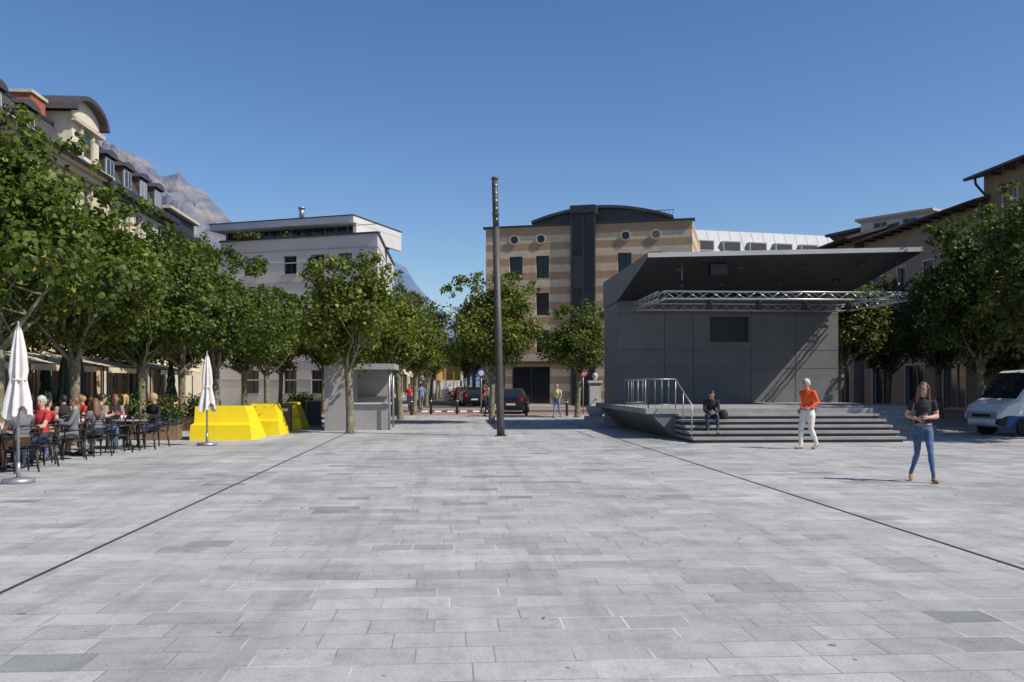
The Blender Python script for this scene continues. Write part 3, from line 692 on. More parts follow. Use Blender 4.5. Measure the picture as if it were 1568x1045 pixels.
for k in range(n-1):
    z=PZ/n*(k+1); g.box('steps','panelj',6.92,13.06,YP-1.97+k*.4,YP,z-PZ/n+ (0.003 if k else 0),z-.07)
    g.box('step_treads','conc',6.87,13.13,YP-2.03+k*.4,YP+.02,z-.07,z)
for k in range(n-1):
    z=PZ/n*(k+1); g.box('side_steps','conc',13.14,16.2-.02*k,YP+1.5+k*.4,YP+3.6,z-PZ/n,z-.001)
def rail(ax,ay,bx,by,z0,z1,nb):
    for i in range(nb+1):
        t=i/nb; x=ax+(bx-ax)*t; yy=ay+(by-ay)*t
        g.tube('railing','steel',[(x,yy,z0),(x,yy,z1)],[.02 if i in(0,nb) else .007]*2,6)
    g.tube('railing','steel',[(ax,ay,z1),(bx,by,z1)],[.022,.022],8); g.tube('railing','steel',[(ax,ay,z0+.12),(bx,by,z0+.12)],[.012,.012],6)
rail(6.05,YP+.12,6.9,YP+.12,PZ,PZ+.9,4); rail(6.05,YP+.12,6.05,YP+4.0,PZ,PZ+.9,5); rail(6.05,YP+4.0,6.8,YP+4.0,PZ,PZ+.9,3)
g.tube('railing','steel',[(6.9,YP+.12,PZ+.9),(6.95,YP-1.6,.17+.9),(6.95,YP-1.6,.15)],[.022]*3,8); g.tube('railing','steel',[(6.93,YP-.7,.5),(6.93,YP-.7,1.42)],[.018]*2,8)
g.build()
g=G('lighting_truss')
def truss(a,b,s=.26,step=.42):
    a=Vector(a);b=Vector(b); t=(b-a); Ln=t.length; t.normalize(); side=Vector((-t.y,t.x,0)); up=Vector((0,0,1))
    cs=[side*s/2+up*s/2,-side*s/2+up*s/2,-side*s/2-up*s/2,side*s/2-up*s/2]
    for c in cs: g.tube('chords','alu',[a+c,b+c],[.024,.024],6)
    n=int(Ln/step)
    for i in range(n):
        p=a+t*(i*Ln/n); q=a+t*((i+1)*Ln/n)
        for k in range(4):
            c1,c2=cs[k],cs[(k+1)%4]
            if i%2: c1,c2=c2,c1
            g.tube('lacing','alu',[p+c1,q+c2],[.011,.011],5)
tz=4.85
truss((7.5,32.0,tz),(16.4,32.0,tz)); truss((7.5,32.1,tz),(7.5,36.9,tz)); truss((16.4,32.1,tz),(16.4,36.9,tz)); truss((7.6,36.9,tz),(16.3,36.9,tz))
for x in (8.2,16.1):
    g.tube('hoists','steel',[(x,32,tz+.14),(x,32,6.2)],[.012,.012],6); g.tube('hoists','black',[(x,32,tz+.2),(x,32,tz+.5)],[.09,.09],10)
for x in (9.2,11,12.7,14.3):
    g.tube('spotlights','black',[(x,32,tz-.2),(x,32.12,tz-.45)],[.08,.11],10)
g.build()
# ---------------------------------------------------------------- MAST
g=G('tall_mast')
x,y=W(767,29.6)
def off(z): return -.20*(z/8.35)
prs=[(0,.13),(.5,.125),(2.5,.12),(6.7,.112)]
g.tube('pole','mast',[(x+off(z),y,z) for z,_ in prs],[r for _,r in prs],16)
g.tube('lamp_segments','mast',[(x+off(6.72),y,6.72),(x+off(8.38),y,8.38)],[.098,.095],16)
for z in (6.70,7.15,8.3): g.tube('collars','mast',[(x+off(z),y,z),(x+off(z),y,z+.06)],[.112,.112],16)
for z in (7.0,7.35,7.6,7.85,8.1): g.tube('spot_lenses','steel',[(x+off(z)+.02,y-.10,z),(x+off(z)+.02,y-.03,z)],[.045,.045],10)
g.tube('base_plate','mast',[(x,y,-.01),(x,y,.03)],[.2,.2],20,False)
g.build()
# ---------------------------------------------------------------- KIOSK
g=G('kiosk')
x0,y0=W(497,33); zk=ZZ(556,33)
g.add('body','kiosk',[(x0,y0,0),(x0+.95,y0,0),(x0+.95,y0+2.6,0),(x0,y0+2.6,0),(x0-.03,y0,zk-.12),(x0+.95,y0,zk),(x0+.95,y0+2.6,zk),(x0-.03,y0+2.6,zk-.12)],[(0,1,5,4),(1,2,6,5),(2,3,7,6),(3,0,4,7),(4,5,6,7)])
g.box('roof_slab','kiosk',x0+.952,x0+2.5,y0+.1,y0+2.9,zk-.22,zk-.02)
g.box('rear_wall','kiosk',x0+.952,x0+2.2,y0+2.5,y0+2.65,0,zk-.222)
g.box('counter','kiosk',x0+1.0,x0+2.25,y0+.5,y0+.85,0,.95); g.box('counter_top','stone',x0+.97,x0+2.35,y0+.4,y0+.95,.952,1.0)
g.box('shelf','wood',x0+1.0,x0+2.1,y0+2.3,y0+2.5,1.2,1.24)
for yy in (.3,2.6): g.tube('post','steel',[(x0+2.3,y0+yy,0),(x0+2.3,y0+yy,zk-.22)],[.04,.04],8)
g.build()
# ---------------------------------------------------------------- YELLOW BENCH BLOCKS
def yblock(px0,px1,Df,dep,h,slant):
    x0,y0=W(px0,Df); x1,_=W(px1,Df)
    g=G('yellow_bench_block',(x0,y0,0)); w=x1-x0
    s=slant
    v=[(0,0,0),(w,0,0),(w+.1,dep,0),(0,dep,0),
       (.02,.03,h*.45),(w-.06,.03,h*.45),(.02,.42,h*.5),(w-.12,.42,h*.5),
       (.03,.50,h),(w-s,.50,h),(.03,dep-.05,h),(w-s,dep-.05,h)]
    g.add('shell','yellow',v,[(0,1,5,4),(4,5,7,6),(6,7,9,8),(8,9,11,10),(3,10,11,2),(0,4,6,8,10,3),(1,2,11,9,7,5)])
    g.box('plinth','black',.05,w-.05,.05,dep-.05,-.01,.004)
    g.build()
yblock(290,384,27.3,1.7,1.0,.30)
yblock(378,428,30.0,1.6,1.03,.25)
yblock(432,461,33.6,1.6,1.0,.3)
# ---------------------------------------------------------------- UMBRELLAS
def umbrella(px,D,zt,m='canvas',name='closed_parasol',tie=True,s=1.0):
    x,y=W(px,D); g=G(name,(x,y,0),px*.37)
    g.tube('pole','wood' if m=='canvasg' else 'steel',[(0,0,.05),(0,0,zt)],[.024,.024],8)
    g.tube('base','steel',[(0,0,0),(0,0,.07),(0,0,.09)],[.26,.26,.12],24,False)
    g.tube('base','steel',[(0,0,.08),(0,0,.35)],[.035,.035],10)
    n=48; L=[(zt-.02,.02),(zt-.12,.05),(zt-.45,.09),(zt-.78,.115),(zt-.92,.10),(zt-1.05,.12),(zt-1.3,.165),(zt-1.42,.185)]
    vs=[];fs=[]
    for i,(z,r) in enumerate(L):
        for j in range(n):
            a=2*math.pi*j/n; q=r*s*(1+.34*math.cos(a*7+.25*i)*min(1,i/2)+.12*math.sin(a*3+i*.4))
            zz=z-(.16*(1+math.sin(a*3+.7))/2+.06*math.cos(a*7) if i==len(L)-1 else 0)
            vs.append((math.cos(a)*q,math.sin(a)*q,zz))
    for i in range(len(L)-1):
        for j in range(n): fs.append((i*n+j,i*n+(j+1)%n,(i+1)*n+(j+1)%n,(i+1)*n+j))
    fs.append(tuple(range(n)))
    g.add('folded_canopy',m,vs,fs,True)
    if tie: g.tube('strap','awning',[(0,0,zt-.95),(0,0,zt-.91)],[.125*s,.125*s],16)
    g.tube('finial','steel',[(0,0,zt-.03),(0,0,zt+.06)],[.02,.012],8)
    g.build()
umbrella(28,15.4,2.67); umbrella(317,25,2.52)
for px,D in ((98,27),(122,27.5),(70,29),(215,33),(262,36)): umbrella(px,D,2.6,'canvasg',tie=False,s=1.1)
# ---------------------------------------------------------------- CHAIRS / TABLES
def merge(gobj):
    V=[];Fc=[];mi=[];sm=[];mats=[]
    for (part,m),(v,f,s) in gobj.p.items():
        o=len(V); V+=v; Fc+=[tuple(i+o for i in q) for q in f]
        if m not in mats: mats.append(m)
        mi+=[mats.index(m)]*len(f); sm+=[s]*len(f)
    me=bpy.data.meshes.new(gobj.name); me.from_pydata(V,[],Fc)
    for m in mats: me.materials.append(M[m])
    me.polygons.foreach_set('material_index',mi); me.polygons.foreach_set('use_smooth',sm); return me
g=G('cafe_chair')
g.add('seat','black',*loft([Vector((0,0,.41)),Vector((0,0,.425)),Vector((0,0,.45))],[(.22,.22),(.24,.235),(.235,.23)],16))
for sx in (-1,1):
    g.tube('leg','black',[(sx*.20,.19,.42),(sx*.23,.22,0)],[.022,.018],6); g.tube('leg','black',[(sx*.19,-.19,.42),(sx*.22,-.25,0)],[.022,.018],6)
    g.tube('arm','black',[(sx*.23,.18,.42),(sx*.26,.19,.62),(sx*.26,.05,.66),(sx*.25,-.2,.68)],[.018,.022,.026,.022],6)
    g.tube('backpost','black',[(sx*.20,-.2,.43),(sx*.235,-.24,.68),(sx*.2,-.29,.86)],[.02,.02,.018],6)
for k in range(5):
    z=.52+k*.075; pts=[(-.22+.44*i/6,-.215-.05*math.sin(math.pi*i/6)-(z-.5)*.18,z) for i in range(7)]
    g.tube('slats','black',pts,[(.033,.009)]*7,6)
g.tube('toprail','black',[(-.2+.4*i/6,-.29-.05*math.sin(math.pi*i/6),.86+.035*math.sin(math.pi*i/6)) for i in range(7)],[.024]*7,6)
CH=merge(g)
g=G('cafe_table')
g.tube('top','tabletop',[(0,0,.72),(0,0,.745)],[.40,.40],28,False); g.tube('rim','black',[(0,0,.712),(0,0,.72)],[.405,.405],28,False)
g.tube('column','black',[(0,0,.02),(0,0,.72)],[.03,.03],10)
for k in range(4):
    a=math.pi/4+k*math.pi/2; g.tube('foot','black',[(0,0,.12),(math.cos(a)*.18,math.sin(a)*.18,.07),(math.cos(a)*.33,math.sin(a)*.33,.015)],[.025,.02,.018],6)
for (a,b) in ((.12,.1),(-.15,.05),(.02,-.18)):
    g.tube('glasses','whitec',[(a,b,.745),(a,b,.86)],[.03,.035],10)
TB=merge(g)
def inst(me,name,x,y,rz,z=0,s=1):
    o=bpy.data.objects.new(name,me); col.objects.link(o); o.location=(x,y,z); o.rotation_euler=(0,0,rz); o.scale=(s,s,s); return o
# ---------------------------------------------------------------- PEOPLE
def segdist(P,a,b):
    ab=b-a; t=np.clip(((P-a)@ab)/max(1e-9,ab@ab),0,1); return np.linalg.norm(P-(a+t[:,None]*ab),axis=1)
def person(name,pos,yaw,h=1.72,pose='stand',J={},lean=0.0,hp=0.0,hy=0.0,top='greyc',bottom='dkjeans',shoes='black',skin='skin',hair='haird',hs='short',vox=.02,sleeve='short',legr=1.0,bulk=1.0,extra=None,footdir=None,female=False):
    sc=h/1.72
    sit= pose=='sit'
    dz=-.37 if sit else 0
    pel=Vector((0,0,.93+dz))
    def T(x,y,z):
        q=Vector((x,y,z+dz))-pel; return pel+Vector((q.x,q.y*math.cos(lean)+q.z*math.sin(lean),q.z*math.cos(lean)-q.y*math.sin(lean)))
    j={}
    sw=.165 if female else .185
    for s,n in ((1,'R'),(-1,'L')):
        j['sh'+n]=T(s*sw,-.005,1.405)
        if sit:
            j['el'+n]=Vector((s*.24,.12,.78)); j['wr'+n]=Vector((s*.14,.36,.80))
            j['hip'+n]=Vector((s*.09,.02,.54)); j['kn'+n]=Vector((s*.12,.44,.53)); j['an'+n]=Vector((s*.12,.42,.09))
        else:
            j['el'+n]=Vector((s*(sw+.055),-.03,1.13)); j['wr'+n]=Vector((s*(sw+.05),.05,.89))
            j['hip'+n]=Vector((s*.09,0,.90)); j['kn'+n]=Vector((s*.095,.02,.49)); j['an'+n]=Vector((s*.095,-.02,.085))
    for k,v in J.items(): j[k]=Vector(v)
    V=[];Fc=[]
    def add(pts,rs,n=12,ref=Vector((1,0,0))):
        v,f=loft(pts,rs,n,ref); o=len(V); V.extend([tuple(q) for q in v]); Fc.extend([tuple(i+o for i in q) for q in f])
    bk=bulk; hpw=.165 if female else .158; wst=.118 if female else .142; cst=.145 if female else .168
    add([T(0,0,.84),T(0,-.005,.92),T(0,0,1.0),T(0,0,1.10),T(0,.008,1.22),T(0,.01,1.31),T(0,0,1.39),T(0,0,1.44),T(0,.0,1.48)],
        [(.11*bk,.09*bk),(hpw*bk,.118*bk),(.152*bk,.11*bk),(wst*bk,.092*bk),(cst*.94*bk,.108*bk),(cst*bk,.115*bk),(.15*bk,.092),(.10,.07),(.058,.055)],18)
    add([T(0,-.005,1.42),T(0,0,1.49),T(0,.012,1.56)],[(.062,.06),(.052,.052),(.05,.052)],12)
    bones=[]
    def bn(a,b,r,l): bones.append((np.array(a),np.array(b),r,l))
    bn(T(0,0,.86),T(0,0,.98),.15,'bottom'); bn(T(0,0,1.06),T(0,0,1.36),.14,'top'); bn(T(-.12,0,1.38),T(.12,0,1.38),.06,'top')
    bn(T(0,0,1.47),T(0,.01,1.56),.05,'skin')
    hc=T(0,.025,1.615)
    hm=Matrix.Rotation(hy,3,'Z')@Matrix.Rotation(-(hp+lean*.6),3,'X')
    def HP(x,y,z): return hc+hm@Vector((x,y,z))
    hx=hm@Vector((1,0,0))
    add([HP(0,.045,-.118),HP(0,.034,-.10),HP(0,.016,-.065),HP(0,.004,-.02),HP(0,0,.03),HP(0,-.006,.07),HP(0,-.01,.10),HP(0,-.01,.118)],
        [(.026,.028),(.042,.046),(.060,.075),(.071,.091),(.075,.097),(.068,.09),(.048,.066),(.02,.03)],18,hx)
    add([HP(0,.082,.012),HP(0,.105,-.022),HP(0,.088,-.036)],[(.008,.008),(.014,.014),(.012,.01)],8,hx)
    for s in (1,-1): add([HP(s*.070,-.005,-.03),HP(s*.079,-.01,0),HP(s*.076,-.008,.025)],[(.006,.012),(.008,.018),(.006,.013)],8,hx)
    bn(HP(0,0,-.07),HP(0,0,.06),.09,'skin')
    fingers=[]
    for s,n in ((1,'R'),(-1,'L')):
        a,b,c=j['sh'+n],j['el'+n],j['wr'+n]
        add([T(s*.05,0,1.40),T(s*.12,0,1.405),a,a+(b-a)*.08],[(.055,.055),(.06*bk,.056*bk),(.056*bk,.054*bk),(.05,.05)],12)
        ref=Vector((0,0,1)) if abs((b-a).normalized().z)<.7 else Vector((1,0,0))
        sl=1.12 if sleeve!='none' else 1.0
        add([a-(b-a)*.05,a+(b-a)*.15,a+(b-a)*.55,b,b+(b-a).normalized()*.015],[(.05*sl*bk,.05*sl*bk),(.053*sl*bk,.053*sl*bk),(.044*sl,.044*sl),(.038*(sl if sleeve=='long' else 1),)*2,(.03,.03)],12,ref)
        ref=Vector((0,0,1)) if abs((c-b).normalized().z)<.7 else Vector((1,0,0))
        fl_=1.2 if sleeve=='long' else 1.0
        add([b-(c-b)*.05,b+(c-b)*.25,b+(c-b)*.7,c],[(.036*fl_,)*2,(.041*fl_,)*2,(.032*fl_,)*2,(.026*fl_,.022*fl_)],12,ref)
        bn(a,a+(b-a)*.5,.05,'top' if sleeve!='none' else 'skin'); bn(a+(b-a)*.56,b,.042,'top' if sleeve=='long' else 'skin'); bn(b,b+(c-b)*.9,.036,'top' if sleeve=='long' else 'skin')
        dr=(c-b).normalized()
        inw=Vector((-s,.25,0)); pn=(inw-dr*inw.dot(dr)).normalized(); side=dr.cross(pn)
        if side.dot(Vector((0,1,0)))+side.dot(Vector((0,0,1)))*.5<0: side=-side
        add([c-dr*.01,c+dr*.035,c+dr*.075,c+dr*.092],[(.026,.018),(.037,.017),(.038,.015),(.03,.010)],12,side)
        bn(c,c+dr*.1,.03,'skin')
        for q,(o_,ln) in enumerate(((.028,.068),(.010,.080),(-.010,.074),(-.028,.056))):
            p=c+dr*.08+side*o_; pts=[p]; dd=dr+side*o_*2
            for z_ in range(3):
                dd=(dd+pn*(.35+.05*q)).normalized(); p=p+dd*ln/3; pts.append(p)
            fingers.append(loft(pts,[(.0095,.0095),(.009,.009),(.008,.008),(.006,.006)],6))
        p=c+dr*.025+side*.03
        fingers.append(loft([p-side*.01,p+(dr*.6+side*.7)*.035,p+(dr*.95+side*.75+pn*.2)*.055,p+(dr*1.1+side*.6+pn*.5)*.07],[(.013,.013),(.011,.011),(.010,.010),(.007,.007)],6))
        a,b,c=j['hip'+n],j['kn'+n],j['an'+n]
        L=legr
        ref=Vector((1,0,0))
        add([a-(b-a)*.12,a+(b-a)*.12,a+(b-a)*.5,b,b+(b-a).normalized()*.02],[(.075,.085),(.088*L,.096*L),(.073*L,.078*L),(.053*L,.055*L),(.045*L,.045*L)],14,ref)
        add([b-(c-b)*.05,b+(c-b)*.28,b+(c-b)*.65,c,c+(c-b).normalized()*.02],[(.051*L,.053*L),(.053*L,.060*L),(.042*L,.045*L),(.034*L*1.05,.038*L*1.05),(.03,.03)],14,ref)
        bn(a,b,.075*L,'bottom'); bn(b,c+(b-c)*.06,.046*L,'bottom')
        fd=Vector((footdir or {}).get(n,(s*.12,1,0))).normalized()
        add([c-fd*.055-Vector((0,0,.05)),c-fd*.02-Vector((0,0,.04)),c+fd*.05-Vector((0,0,.045)),c+fd*.12-Vector((0,0,.055)),c+fd*.18-Vector((0,0,.06)),c+fd*.205-Vector((0,0,.062))],[(.024,.022),(.036,.04),(.040,.034),(.046,.026),(.038,.02),(.015,.012)],12,Vector((fd.y,-fd.x,0)))
        bn(c-fd*.05-Vector((0,0,.05)),c+fd*.2-Vector((0,0,.06)),.035,'shoes'); bn(c-Vector((0,0,.01)),c-Vector((0,0,.04)),.035,'shoes')
    me=bpy.data.meshes.new('tmp'); me.from_pydata(V,[],Fc)
    o=bpy.data.objects.new('tmp',me); col.objects.link(o)
    bm=bmesh.new(); bm.from_mesh(me); bmesh.ops.recalc_face_normals(bm,faces=bm.faces); bm.to_mesh(me); bm.free()
    md=o.modifiers.new('r','REMESH'); md.mode='VOXEL'; md.voxel_size=vox
    ms=o.modifiers.new('s','SMOOTH'); ms.factor=.5; ms.iterations=3
    dg=bpy.context.evaluated_depsgraph_get(); ev=o.evaluated_get(dg); m2=bpy.data.meshes.new_from_object(ev)
    bpy.data.objects.remove(o)
    m2.name='body'; m2.materials.clear()
    order=['top','bottom','skin','shoes']; mm={'top':top,'bottom':bottom,'skin':skin,'shoes':shoes}
    for k in order: m2.materials.append(M[mm[k]])
    nV=len(m2.vertices)
    if vox<.016:
        cov=np.zeros(nV*3); m2.vertices.foreach_get('co',cov); cov=cov.reshape(-1,3)
        nrv=np.zeros(nV*3); m2.vertex_normals.foreach_get('vector',nrv); nrv=nrv.reshape(-1,3)
        for i_ in range(nV):
            px_,py_,pz_=cov[i_]
            if pz_<1.45+dz:
                q=noise.noise(Vector((px_*9,py_*9,pz_*22)))*.006+noise.noise(Vector((px_*25,py_*25,pz_*45)))*.003
                cov[i_]+=nrv[i_]*q
        m2.vertices.foreach_set('co',cov.ravel()); m2.update()
    nF=len(m2.polygons); cc=np.zeros(nF*3); m2.polygons.foreach_get('center',cc); cc=cc.reshape(-1,3)
    best=np.full(nF,1e9); lab=np.zeros(nF,int)
    for a,b,r,l in bones:
        dd=segdist(cc,a,b)-r; w=dd<best; best[w]=dd[w]; lab[w]=order.index(l)
    m2.polygons.foreach_set('material_index',lab.tolist()); m2.polygons.foreach_set('use_smooth',[True]*nF)
    root=bpy.data.objects.new(name,None); col.objects.link(root); root.location=pos; root.rotation_euler=(0,0,yaw); root.scale=(sc,sc,sc); root.empty_display_size=.2
    def ch(nm,v,f,m,smooth=True):
        q=bpy.data.meshes.new(nm); q.from_pydata([tuple(x) for x in v],[],f); q.materials.append(M[m])
        if smooth: q.polygons.foreach_set('use_smooth',[True]*len(q.polygons))
        oo=bpy.data.objects.new(nm,q); col.objects.link(oo); oo.parent=root; return oo
    ob=bpy.data.objects.new('body',m2); col.objects.link(ob); ob.parent=root
    v=[];f=[]
    for a,b in fingers: f+= [tuple(i+len(v) for i in q) for q in b]; v+=a
    ch('fingers',v,f,skin)
    def ball(c,r,n=8):
        vs=[];fs=[]
        for i in range(n+1):
            t=math.pi*i/n
            for k in range(n): a=2*math.pi*k/n; vs.append(c+hm@Vector((r[0]*math.sin(t)*math.cos(a),r[1]*math.sin(t)*math.sin(a),r[2]*math.cos(t))))
        for i in range(n):
            for k in range(n): fs.append((i*n+k,i*n+(k+1)%n,(i+1)*n+(k+1)%n,(i+1)*n+k))
        return vs,fs
    v=[];f=[]
    for s in (1,-1):
        a,b=ball(HP(s*.029,.083,.006),(.012,.008,.007)); f+=[tuple(i+len(v) for i in q) for q in b]; v+=a
        a,b=ball(HP(s*.029,.086,.028),(.018,.007,.004)); f+=[tuple(i+len(v) for i in q) for q in b]; v+=a
    ch('eyes_and_brows',v,f,'eye')
    a,b=ball(HP(0,.084,-.062),(.022,.010,.007)); ch('mouth',a,b,'lip')
    n1,n2=16,24; vs=[];fs=[]
    for i in range(n1+1):
        t=math.pi*i/n1
        for k in range(n2):
            a=2*math.pi*k/n2; p=Vector((math.sin(t)*math.cos(a),math.sin(t)*math.sin(a),math.cos(t)))
            wob=1+.035*noise.noise(p*6+Vector((len(name),0,0)))
            vs.append(HP(p.x*.084*wob,p.y*.107*wob-.012,p.z*.115*wob+.018))
    for i in range(n1):
        for k in range(n2):
            t=math.pi*(i+.5)/n1; a=2*math.pi*(k+.5)/n2; y=math.sin(t)*math.sin(a); z=math.cos(t)
            lim=.45 if y>.45 else (.05 if y>0.1 else (-.55))
            if z>lim: fs.append((i*n2+k,i*n2+(k+1)%n2,(i+1)*n2+(k+1)%n2,(i+1)*n2+k))
    ch('hair',vs,fs,hair)
    if hs=='long':
        v,f=loft([HP(0,-.03,.10),HP(0,-.055,.02),HP(0,-.065,-.08),HP(0,-.065,-.17),HP(0,-.075,-.27),HP(0,-.08,-.36)],[(.05,.05),(.085,.06),(.092,.055),(.10,.045),(.095,.035),(.05,.015)],16,hx)
        v=[p+Vector((noise.noise(p*30),noise.noise(p*25+Vector((9,0,0))),0))*.012 for p in v]
        for s in (1,-1):
            a,b=loft([HP(s*.035,.045,.105),HP(s*.070,.055,.05),HP(s*.083,.038,-.03),HP(s*.088,.035,-.11),HP(s*.098,.06,-.2),HP(s*.09,.085,-.29),HP(s*.085,.085,-.35)],[(.02,.03),(.02,.035),(.022,.04),(.028,.042),(.030,.035),(.025,.026),(.008,.01)],10,hx)
            f+=[tuple(i+len(v) for i in q) for q in b]; v+=a
        ch('long_hair',v,f,hair)
    if hs=='bun':
        a,b=ball(HP(0,-.12,.05),(.045,.045,.045)); ch('hair_bun',a,b,hair)
    if extra: extra(ch,j,T)
    return root
wx,wy=W(1413,15.6)
def wextra(ch,j,T):
    p=(j['wrR']+j['wrL'])/2+Vector((0,.085,.02))
    g=[p+Vector(v) for v in ((-.035,-.004,-.07),(.035,-.004,-.07),(.035,-.004,.07),(-.035,-.004,.07),(-.035,.006,-.07),(.035,.006,-.07),(.035,.006,.07),(-.035,.006,.07))]
    ch('smartphone',g,[(0,1,2,3),(4,7,6,5),(0,4,5,1),(1,5,6,2),(2,6,7,3),(3,7,4,0)],'black',False)
    v,f=loft([Vector((.22,-.08,.92)),Vector((.22,-.08,1.0)),Vector((.21,-.08,1.10)),Vector((.19,-.08,1.16))],[(.035,.08),(.05,.10),(.045,.09),(.03,.07)],14)
    ch('shoulder_bag',v,f,'greenc')
    v,f=loft([Vector((.20,-.08,1.17)),Vector((.17,-.085,1.35)),Vector((.12,-.02,1.46)),Vector((.15,.07,1.36)),Vector((.20,.03,1.17))],[(.012,.006)]*5,6)
    ch('bag_strap',v,f,'tan')
    v,f=loft([T(0,0,.985),T(0,0,1.02)],[(.150,.112),(.148,.11)],20,Vector((1,0,0))); ch('belt',v,f,'tan')
person('walking_woman',(wx,wy,0),math.radians(162),h=1.68,female=True,bulk=.93,legr=.92,
  J={'elR':(.25,-.06,1.16),'wrR':(.11,.16,1.10),'elL':(-.235,-.03,1.14),'wrL':(-.05,.20,1.13),
     'knR':(.085,-.03,.49),'anR':(.15,-.26,.13),'hipR':(.085,0,.9),'knL':(-.10,.14,.50),'anL':(-.14,.20,.085)},
  footdir={'R':(.15,1,-.25),'L':(-.2,1,.05)},lean=.04,hp=.32,hy=.1,top='blackc',bottom='jeans',shoes='tan',skin='skin',hair='hairb',hs='long',vox=.0105,sleeve='short',extra=wextra)
mx,my=W(1237,23.6)
def mextra(ch,j,T):
    v,f=loft([T(0,0,.975),T(0,0,1.01)],[(.166,.124),(.164,.122)],20,Vector((1,0,0))); ch('belt',v,f,'tan')
person('walking_man',(mx,my,0),math.radians(118),h=1.80,bulk=1.08,legr=1.22,
  J={'elR':(.25,-.15,1.15),'wrR':(.23,.02,.96),'elL':(-.26,-.06,1.15),'wrL':(-.20,.17,1.02),
     'knR':(.09,.14,.50),'anR':(.09,.15,.09),'knL':(-.09,-.01,.49),'anL':(-.09,-.22,.13)},
  footdir={'R':(.1,1,.05),'L':(-.1,1,-.25)},lean=.05,top='orange',bottom='whitet',shoes='tan',hair='hairg',vox=.012,sleeve='long',skin='skin2',extra=mextra)
sx,sy=W(1088,27.1)
def sextra(ch,j,T):
    v,f=loft([Vector((-.36,-.02,.46)),Vector((-.36,-.02,.52)),Vector((-.36,-.02,.66)),Vector((-.35,-.02,.74))],[(.12,.09),(.15,.11),(.13,.10),(.06,.05)],14)
    ch('backpack',v,f,'blackc')
person('sitting_man',(sx,sy,.62-.455),math.radians(170),h=1.76,pose='sit',lean=.42,hp=.35,
  J={'elR':(.2,.30,.72),'wrR':(.07,.47,.68),'elL':(-.2,.30,.72),'wrL':(-.05,.48,.66),'knR':(.15,.44,.56),'knL':(-.15,.44,.56),'anR':(.13,.52,.16),'anL':(-.14,.55,.16)},
  top='blackc',bottom='dkjeans',shoes='tan',hair='haird',vox=.014,sleeve='long',extra=sextra)
stride={'elR':(.25,-.12,1.15),'wrR':(.23,.02,.93),'elL':(-.25,.04,1.14),'wrL':(-.22,.2,.96),'knR':(.09,.12,.5),'anR':(.09,.2,.085),'knL':(-.09,-.03,.49),'anL':(-.09,-.25,.12)}
for (px,D,yaw,t,b,hr,hh) in ((853,46,150,'limec','bluec','hairl',1.68),(748,48,80,'greyc','dkjeans','haird',1.72),(742,54,100,'redc','dkjeans','hairb',1.66),(645,60,20,'bluec','greyc','haird',1.75),(688,96,170,'whitec','dkjeans','hairb',1.7),(627,56,200,'redc','dkjeans','haird',1.7)):
    X,Y=W(px,D); person('pedestrian',(X,Y,.12 if Y>66 and (X<-3.2 or X>2.6) else 0),math.radians(yaw),h=hh,J=stride,top=t,bottom=b,hair=hr,vox=.024,sleeve='long' if t in('blackc','greyc') else 'short')
rt=random.Random(5)
tabs=[(-8.75,18.4),(-9.0,20.4),(-8.7,22.4),(-8.4,24.4),(-10.9,18.9),(-11.0,21.2),(-10.7,23.4),(-10.7,25.4),(-13.3,20),(-13.4,22.5),(-13.2,25),(-10.6,28.2),(-13,28.5),(-12.0,31)]
tops=['redc','blackc','whitec','greyc','bluec','blackc','pinkc','redc','dkjeans','greyc','blackc','greyc']
bots=['dkjeans','jeans','greyc','blackc','tan']
hrs=['haird','hairg','hairb','hairb','hairg','haird','hairl']
npers=0
for ti,(tx,ty) in enumerate(tabs):
    inst(TB,'cafe_table',tx,ty,rt.uniform(0,1))
    a0=rt.uniform(-.25,.25)+math.pi/4
    for k in range(4):
        a=a0+k*math.pi/2; r=.80; cx,cy=tx+math.cos(a)*r,ty+math.sin(a)*r
        yaw=math.atan2(-(tx-cx),ty-cy)+rt.uniform(-.2,.2)
        inst(CH,'cafe_chair',cx,cy,yaw)
        prob={0:1,1:1,2:.8,3:.5,4:1,5:1,6:.8,7:.7}.get(ti,.35)
        if rt.random()<prob and npers<36:
            fem=rt.random()<.5; i=npers
            person('seated_diner',(cx,cy,0),yaw,h=rt.uniform(1.66,1.82),pose='sit',lean=rt.uniform(-.08,.2),hp=rt.uniform(-.05,.25),hy=rt.uniform(-.5,.5),
              J={'elR':(.25,.14+rt.uniform(-.05,.05),.80),'wrR':(.10+rt.uniform(-.05,.05),.36,.83+rt.uniform(-.05,.18)),'elL':(-.25,.10,.78),'wrL':(-.13,.32,.79)},
              top=tops[(i*5+ti)%len(tops)],bottom=bots[(i*3)%5],hair=hrs[(i*4+1)%7],hs='long' if fem and i%2 else ('bun' if fem else 'short'),female=fem,vox=.021,sleeve=['short','long','none'][i%3] ,skin=['skin','skin2'][i%2])
            npers+=1
for k,(px,D) in enumerate(((190,28.5),(172,29.5),(205,30.5),(250,27.5),(150,27.5),(300,33),(455,38),(468,40))):
    X,Y=W(px,D); g=G('flower_planter',(X,Y,0)); g.box('trough','wood',-.5,.5,-.2,.2,0,.5); g.box('rim','framed',-.53,.53,-.23,.23,.5,.54)
    v,f=leaf_clump('','hedge',(0,0,.85),(.6,.3,.5),1000,.07,k); g.add('foliage','hedge',v,f)
    v,f=leaf_clump('','flagr',(0,0,1.05),(.6,.3,.25),70,.05,k+50); g.add('flowers','flagr' if k%2 else 'awningr',v,f)
    g.build()
g=G('cafe_pergola')
